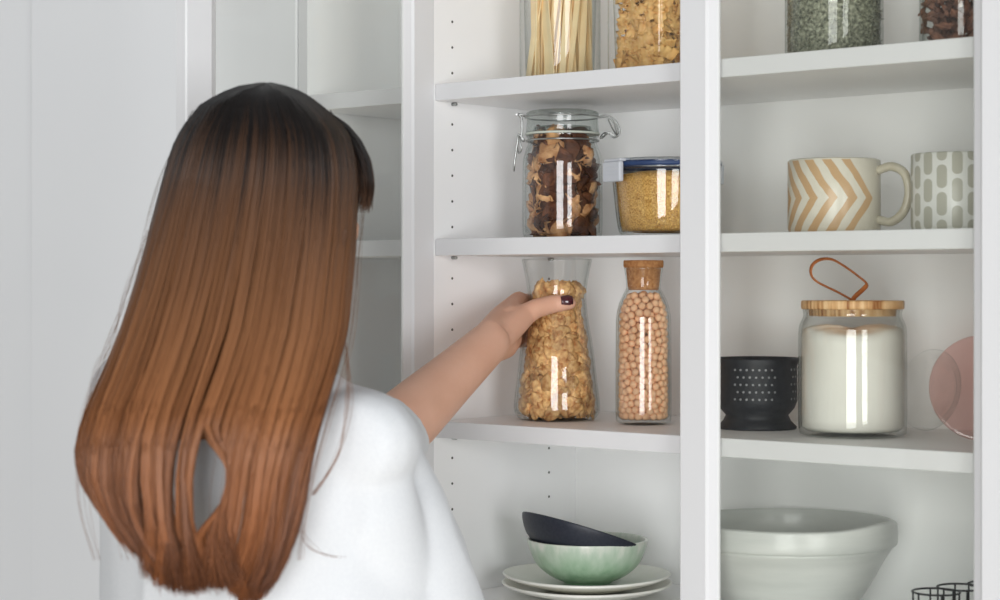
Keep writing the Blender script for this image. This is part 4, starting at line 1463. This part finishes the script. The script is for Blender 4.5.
# ---- hair
HY = np.array([83, 86, 90, 95, 105, 125, 140, 160, 185, 215, 240, 285, 330, 370, 410, 445, 480, 520, 550, 575, 590, 602], float)
XL = np.array([261, 240, 228, 217, 200, 184, 175, 168, 161, 153, 147, 135, 120, 105, 89, 80, 80, 88, 95, 104, 112, 120], float)
XR = np.array([271, 285, 297, 307, 321, 343, 351, 356, 358, 357, 356, 352, 348, 338, 326, 315, 306, 299, 296, 293, 290, 288], float)
BZ = np.array([0.004, .022, .034, .045, .060, .080, .088, .094, .097, .097, .094, .085, .073, .062, .053, .047, .042, .038, .036, .033, .030, .020])
ZC = np.array([1.93, 1.93, 1.93, 1.93, 1.93, 1.93, 1.93, 1.93, 1.93, 1.922, 1.908, 1.872, 1.828, 1.788, 1.756, 1.742, 1.738, 1.736, 1.736, 1.736, 1.736, 1.736])


def hair_pt(y, al, rho):
    xl = np.interp(y, HY, XL); xr = np.interp(y, HY, XR)
    b = np.interp(y, HY, BZ); zc = np.interp(y, HY, ZC)
    x = (xl + xr) / 2 + (xr - xl) / 2 * rho * np.cos(al)
    Z = zc + b * rho * np.sin(al)
    return x, y, Z


def to_world(x, y, Z):
    X = (x - 500) / FPX * Z; Y = (HOR - y) / FPX * Z
    return np.stack([CX + X * RX + Z * FX, CY + X * RY + Z * FY, CZ + Y], -1)


FACE = math.radians(52)
ns_, npt = 13000, 32
al = rng.uniform(-PI, PI, ns_)
al = np.where(rng.uniform(size=ns_) < 0.55, -np.abs(al), al)        # more on the camera's side
dface = np.abs((al - FACE + PI) % (2 * PI) - PI)
isface = dface < math.radians(50)
rho = 1 - np.abs(rng.normal(0, 0.07, ns_)) ** 1.0
rho = np.clip(rho, 0.70, 1.0)
# clumps share wave and length
ncl = 84
cl_a = np.sort(rng.uniform(-PI, PI, ncl))
cid = np.array([np.argmin(np.abs((a - cl_a + PI) % (2 * PI) - PI)) for a in al])
coff = ((al - cl_a[cid] + PI) % (2 * PI) - PI)
clen = rng.uniform(-16, 6, ncl); cph = rng.uniform(0, 6.28, ncl); camp = rng.uniform(0.4, 1.0, ncl); crad = rng.normal(0, 0.035, ncl)
u = np.linspace(0, 1, npt)[None, :] ** 1.45
cx_ = 196 + 98 * np.cos(al) * rho
yend = np.interp(cx_, [92, 105, 120, 145, 180, 205, 228, 250, 268, 284, 296], [505, 535, 556, 575, 590, 590, 578, 588, 598, 590, 560])
yend = yend + clen[cid] * 0.5 + rng.normal(0, 4, ns_)
yend = np.where(isface, 214 - rng.gamma(1.6, 11, ns_), yend)
y = 83.2 + (yend[:, None] - 83.2) * u
prog = np.clip((y - 200) / 390, 0, 1)
alp = al[:, None] - coff[:, None] * 0.42 * prog ** 0.8                # gather into locks
rh = rho[:, None] + crad[cid][:, None] * prog * 1.2 - 0.05 * (np.abs(coff[:, None]) / 0.07).clip(0, 1.5) * prog * 0.6
rh = np.minimum(rh, 1.03)
x, yy, Z = hair_pt(y, alp, rh)
# soft waves and inward curl at the tips
amp = camp[cid][:, None] * prog ** 1.5
x = x + amp * 6.0 * np.sin(y / 46 + cph[cid][:, None]) + rng.normal(0, 1.2, ns_)[:, None] * prog
Z = Z + amp * 0.006 * np.cos(y / 50 + cph[cid][:, None] * 1.7)
tip = np.clip((u - 0.86) / 0.14, 0, 1) ** 1.6
curl = np.where(x.mean(1) < 190, 24, np.where(x.mean(1) > 270, -16, rng.uniform(-14, 18, ns_)))[:, None]
x = x + curl * tip * (~isface)[:, None]
# the parted gap between two locks that shows the shirt
gx0 = 219 - (y - 486) * 0.18
gw = 10.0 * np.exp(-((y - 486) / 30.0) ** 2)
dx = x - gx0
side = np.sign(dx.mean(axis=1, keepdims=True) if False else (x[:, [22]] - 217)); side[side == 0] = 1
push = side * np.clip(gw - side * dx * 0.9, 0, None) * np.clip(gw / 3, 0, 1)*(np.abs(x[:, [22]] - 217) < 45)
x = x + np.where(gw > 0, push, 0)
# fringe swings out over the forehead
fr_u = np.clip((y - 110) / 90, 0, 1)
x = x + np.where(isface[:, None], 17 * np.sin(fr_u * PI * 0.62) * np.cos(alp * 0.9), 0)
PW = to_world(x, y, Z)
# a few loose wisps
def wisp(pts, n=npt):
    p = smooth_pts([W(*q) for q in pts], 8)
    idx = np.linspace(0, len(p) - 1, n)
    return np.array([p[int(i)].lerp(p[min(len(p) - 1, int(i) + 1)], i - int(i)) for i in idx])
ww = []
for k in range(10):
    j = rng.normal(0, 2.0, 8)
    ww.append(wisp([(345 + j[0], 230, 1.86), (336 + j[1], 290, 1.86), (346 + j[2], 350, 1.82), (349 + j[3], 400, 1.78), (338 + j[4], 455, 1.76), (312 + j[5], 495, 1.75)]))
for k in range(6):
    j = rng.normal(0, 2.5, 8)
    ww.append(wisp([(150 + j[0], 230, 1.90), (128 + j[1], 290, 1.88), (112 + j[2], 340, 1.85), (100 + j[3], 365, 1.83), (90 + j[4], 400, 1.80), (84 + j[5], 430, 1.79)]))
for k in range(5):
    j = rng.normal(0, 2.5, 8)
    ww.append(wisp([(300 + j[0], 500, 1.75), (302 + j[1], 530, 1.74), (312 + j[2], 548, 1.74), (330 + j[3], 556, 1.74), (342 + j[4], 557, 1.74)]))
for k in range(26):
    a0_ = rng.uniform(-PI, 0.2); o_ = rng.uniform(2, 7)
    xs = []
    for yv in (110, 180, 260, 340, 420, 500, 560):
        X_, Y_, Z_ = hair_pt(yv, a0_, 1.03)
        xs.append((X_ + math.copysign(o_ * rng.uniform(.2, 1.2), math.cos(a0_)), yv, Z_ - 0.003))
    ww.append(wisp(xs))
PW = np.concatenate([PW, np.array(ww)], 0)
nst = len(PW)
T = np.gradient(PW, axis=1); T /= np.linalg.norm(T, axis=2, keepdims=True) + 1e-9
ref = np.array([FX, FY, 0.15])[None, None, :]
A = np.cross(T, ref); A /= np.linalg.norm(A, axis=2, keepdims=True) + 1e-9
B = np.cross(T, A)
rad = rng.uniform(0.00045, 0.00085, nst)[:, None] * (1 - 0.72 * np.linspace(0, 1, npt)[None, :] ** 4)
rad[ns_:] = 0.00016
rad = rad[..., None]
ring3 = [PW + rad * (A * math.cos(t) + B * math.sin(t)) for t in (PI / 2, PI / 2 + 2 * PI / 3, PI / 2 + 4 * PI / 3)]
verts = np.stack(ring3, 2).reshape(-1, 3) - np.array(P0)
base = (np.arange(nst)[:, None] * npt + np.arange(npt - 1)[None, :]) * 3
fa = []
for k in range(3):
    k2 = (k + 1) % 3
    fa.append(np.stack([base + k, base + k2, base + k2 + 3, base + k + 3], -1).reshape(-1, 4))
fa = np.concatenate(fa, 0)
# scalp mass under the strands
sy = np.concatenate([np.linspace(84.5, 120, 10), np.linspace(130, 560, 44)])
sa = np.linspace(-PI, PI, 65)[:-1]
sv = []
for yv in sy:
    sh_ = 0.93 if yv < 320 else 0.93 - 0.60 * min(1, (yv - 320) / 110)
    X_, Y_, Z_ = hair_pt(np.full(64, yv), sa, sh_)
    if 440 < yv < 532:
        gwv = 17 * max(0, 1 - ((yv - 486) / 46) ** 2)
    sv.append(to_world(X_, Y_, Z_))
sv_top, sv_bot = [], []
capmax = next(i for i, v in enumerate(sy) if v > 440)
hidden = sv[:capmax]
# below the hairline the mass leaves the face free
sverts = []
for ri, row in enumerate(hidden):
    yv = sy[ri]
    for ci in range(64):
        p = row[ci].copy()
        df = abs((sa[ci] - FACE + PI) % (2 * PI) - PI)
        if yv > 168 and df < math.radians(58):
            k_ = min(1.0, (yv - 168) / 30) * (1 - (df / math.radians(58)) ** 4)
            c_ = to_world(*hair_pt(yv, FACE + PI, 0.45))
            p = p * (1 - k_) + c_ * k_
        sverts.append(p)
sverts = np.array(sverts) - np.array(P0)
nr = len(hidden)
sf = []
for i in range(nr - 1):
    for k in range(64):
        sf.append((i * 64 + k, i * 64 + (k + 1) % 64, (i + 1) * 64 + (k + 1) % 64, (i + 1) * 64 + k))
off = len(verts)
allv = np.concatenate([verts, sverts], 0)
sf = np.array(sf) + off
allf = np.concatenate([fa, sf], 0)
me = bpy.data.meshes.new('hair')
me.vertices.add(len(allv)); me.vertices.foreach_set('co', allv.ravel().astype(np.float32))
me.loops.add(allf.size); me.loops.foreach_set('vertex_index', allf.ravel().astype(np.int32))
me.polygons.add(len(allf)); me.polygons.foreach_set('loop_start', (np.arange(len(allf)) * 4).astype(np.int32))
me.polygons.foreach_set('use_smooth', np.ones(len(allf), dtype=bool))
me.update(calc_edges=True)
sval = np.clip(rng.normal(0.35, 0.16, nst), 0, 1)
cval = np.concatenate([rng.uniform(-0.2, 0.2, ncl)[cid], np.zeros(nst - ns_)])
sval = np.clip(sval + cval, 0, 1)
atr = me.attributes.new('strand', 'FLOAT', 'POINT')
vals = np.concatenate([np.repeat(sval, npt * 3), np.full(len(sverts), 0.1)]).astype(np.float32)
atr.data.foreach_set('value', vals)
me.materials.append(M['hair'])
# object coordinates give the dark roots by height above the floor
ho = bpy.data.objects.new('hair', me); C.objects.link(ho); ho.parent = person
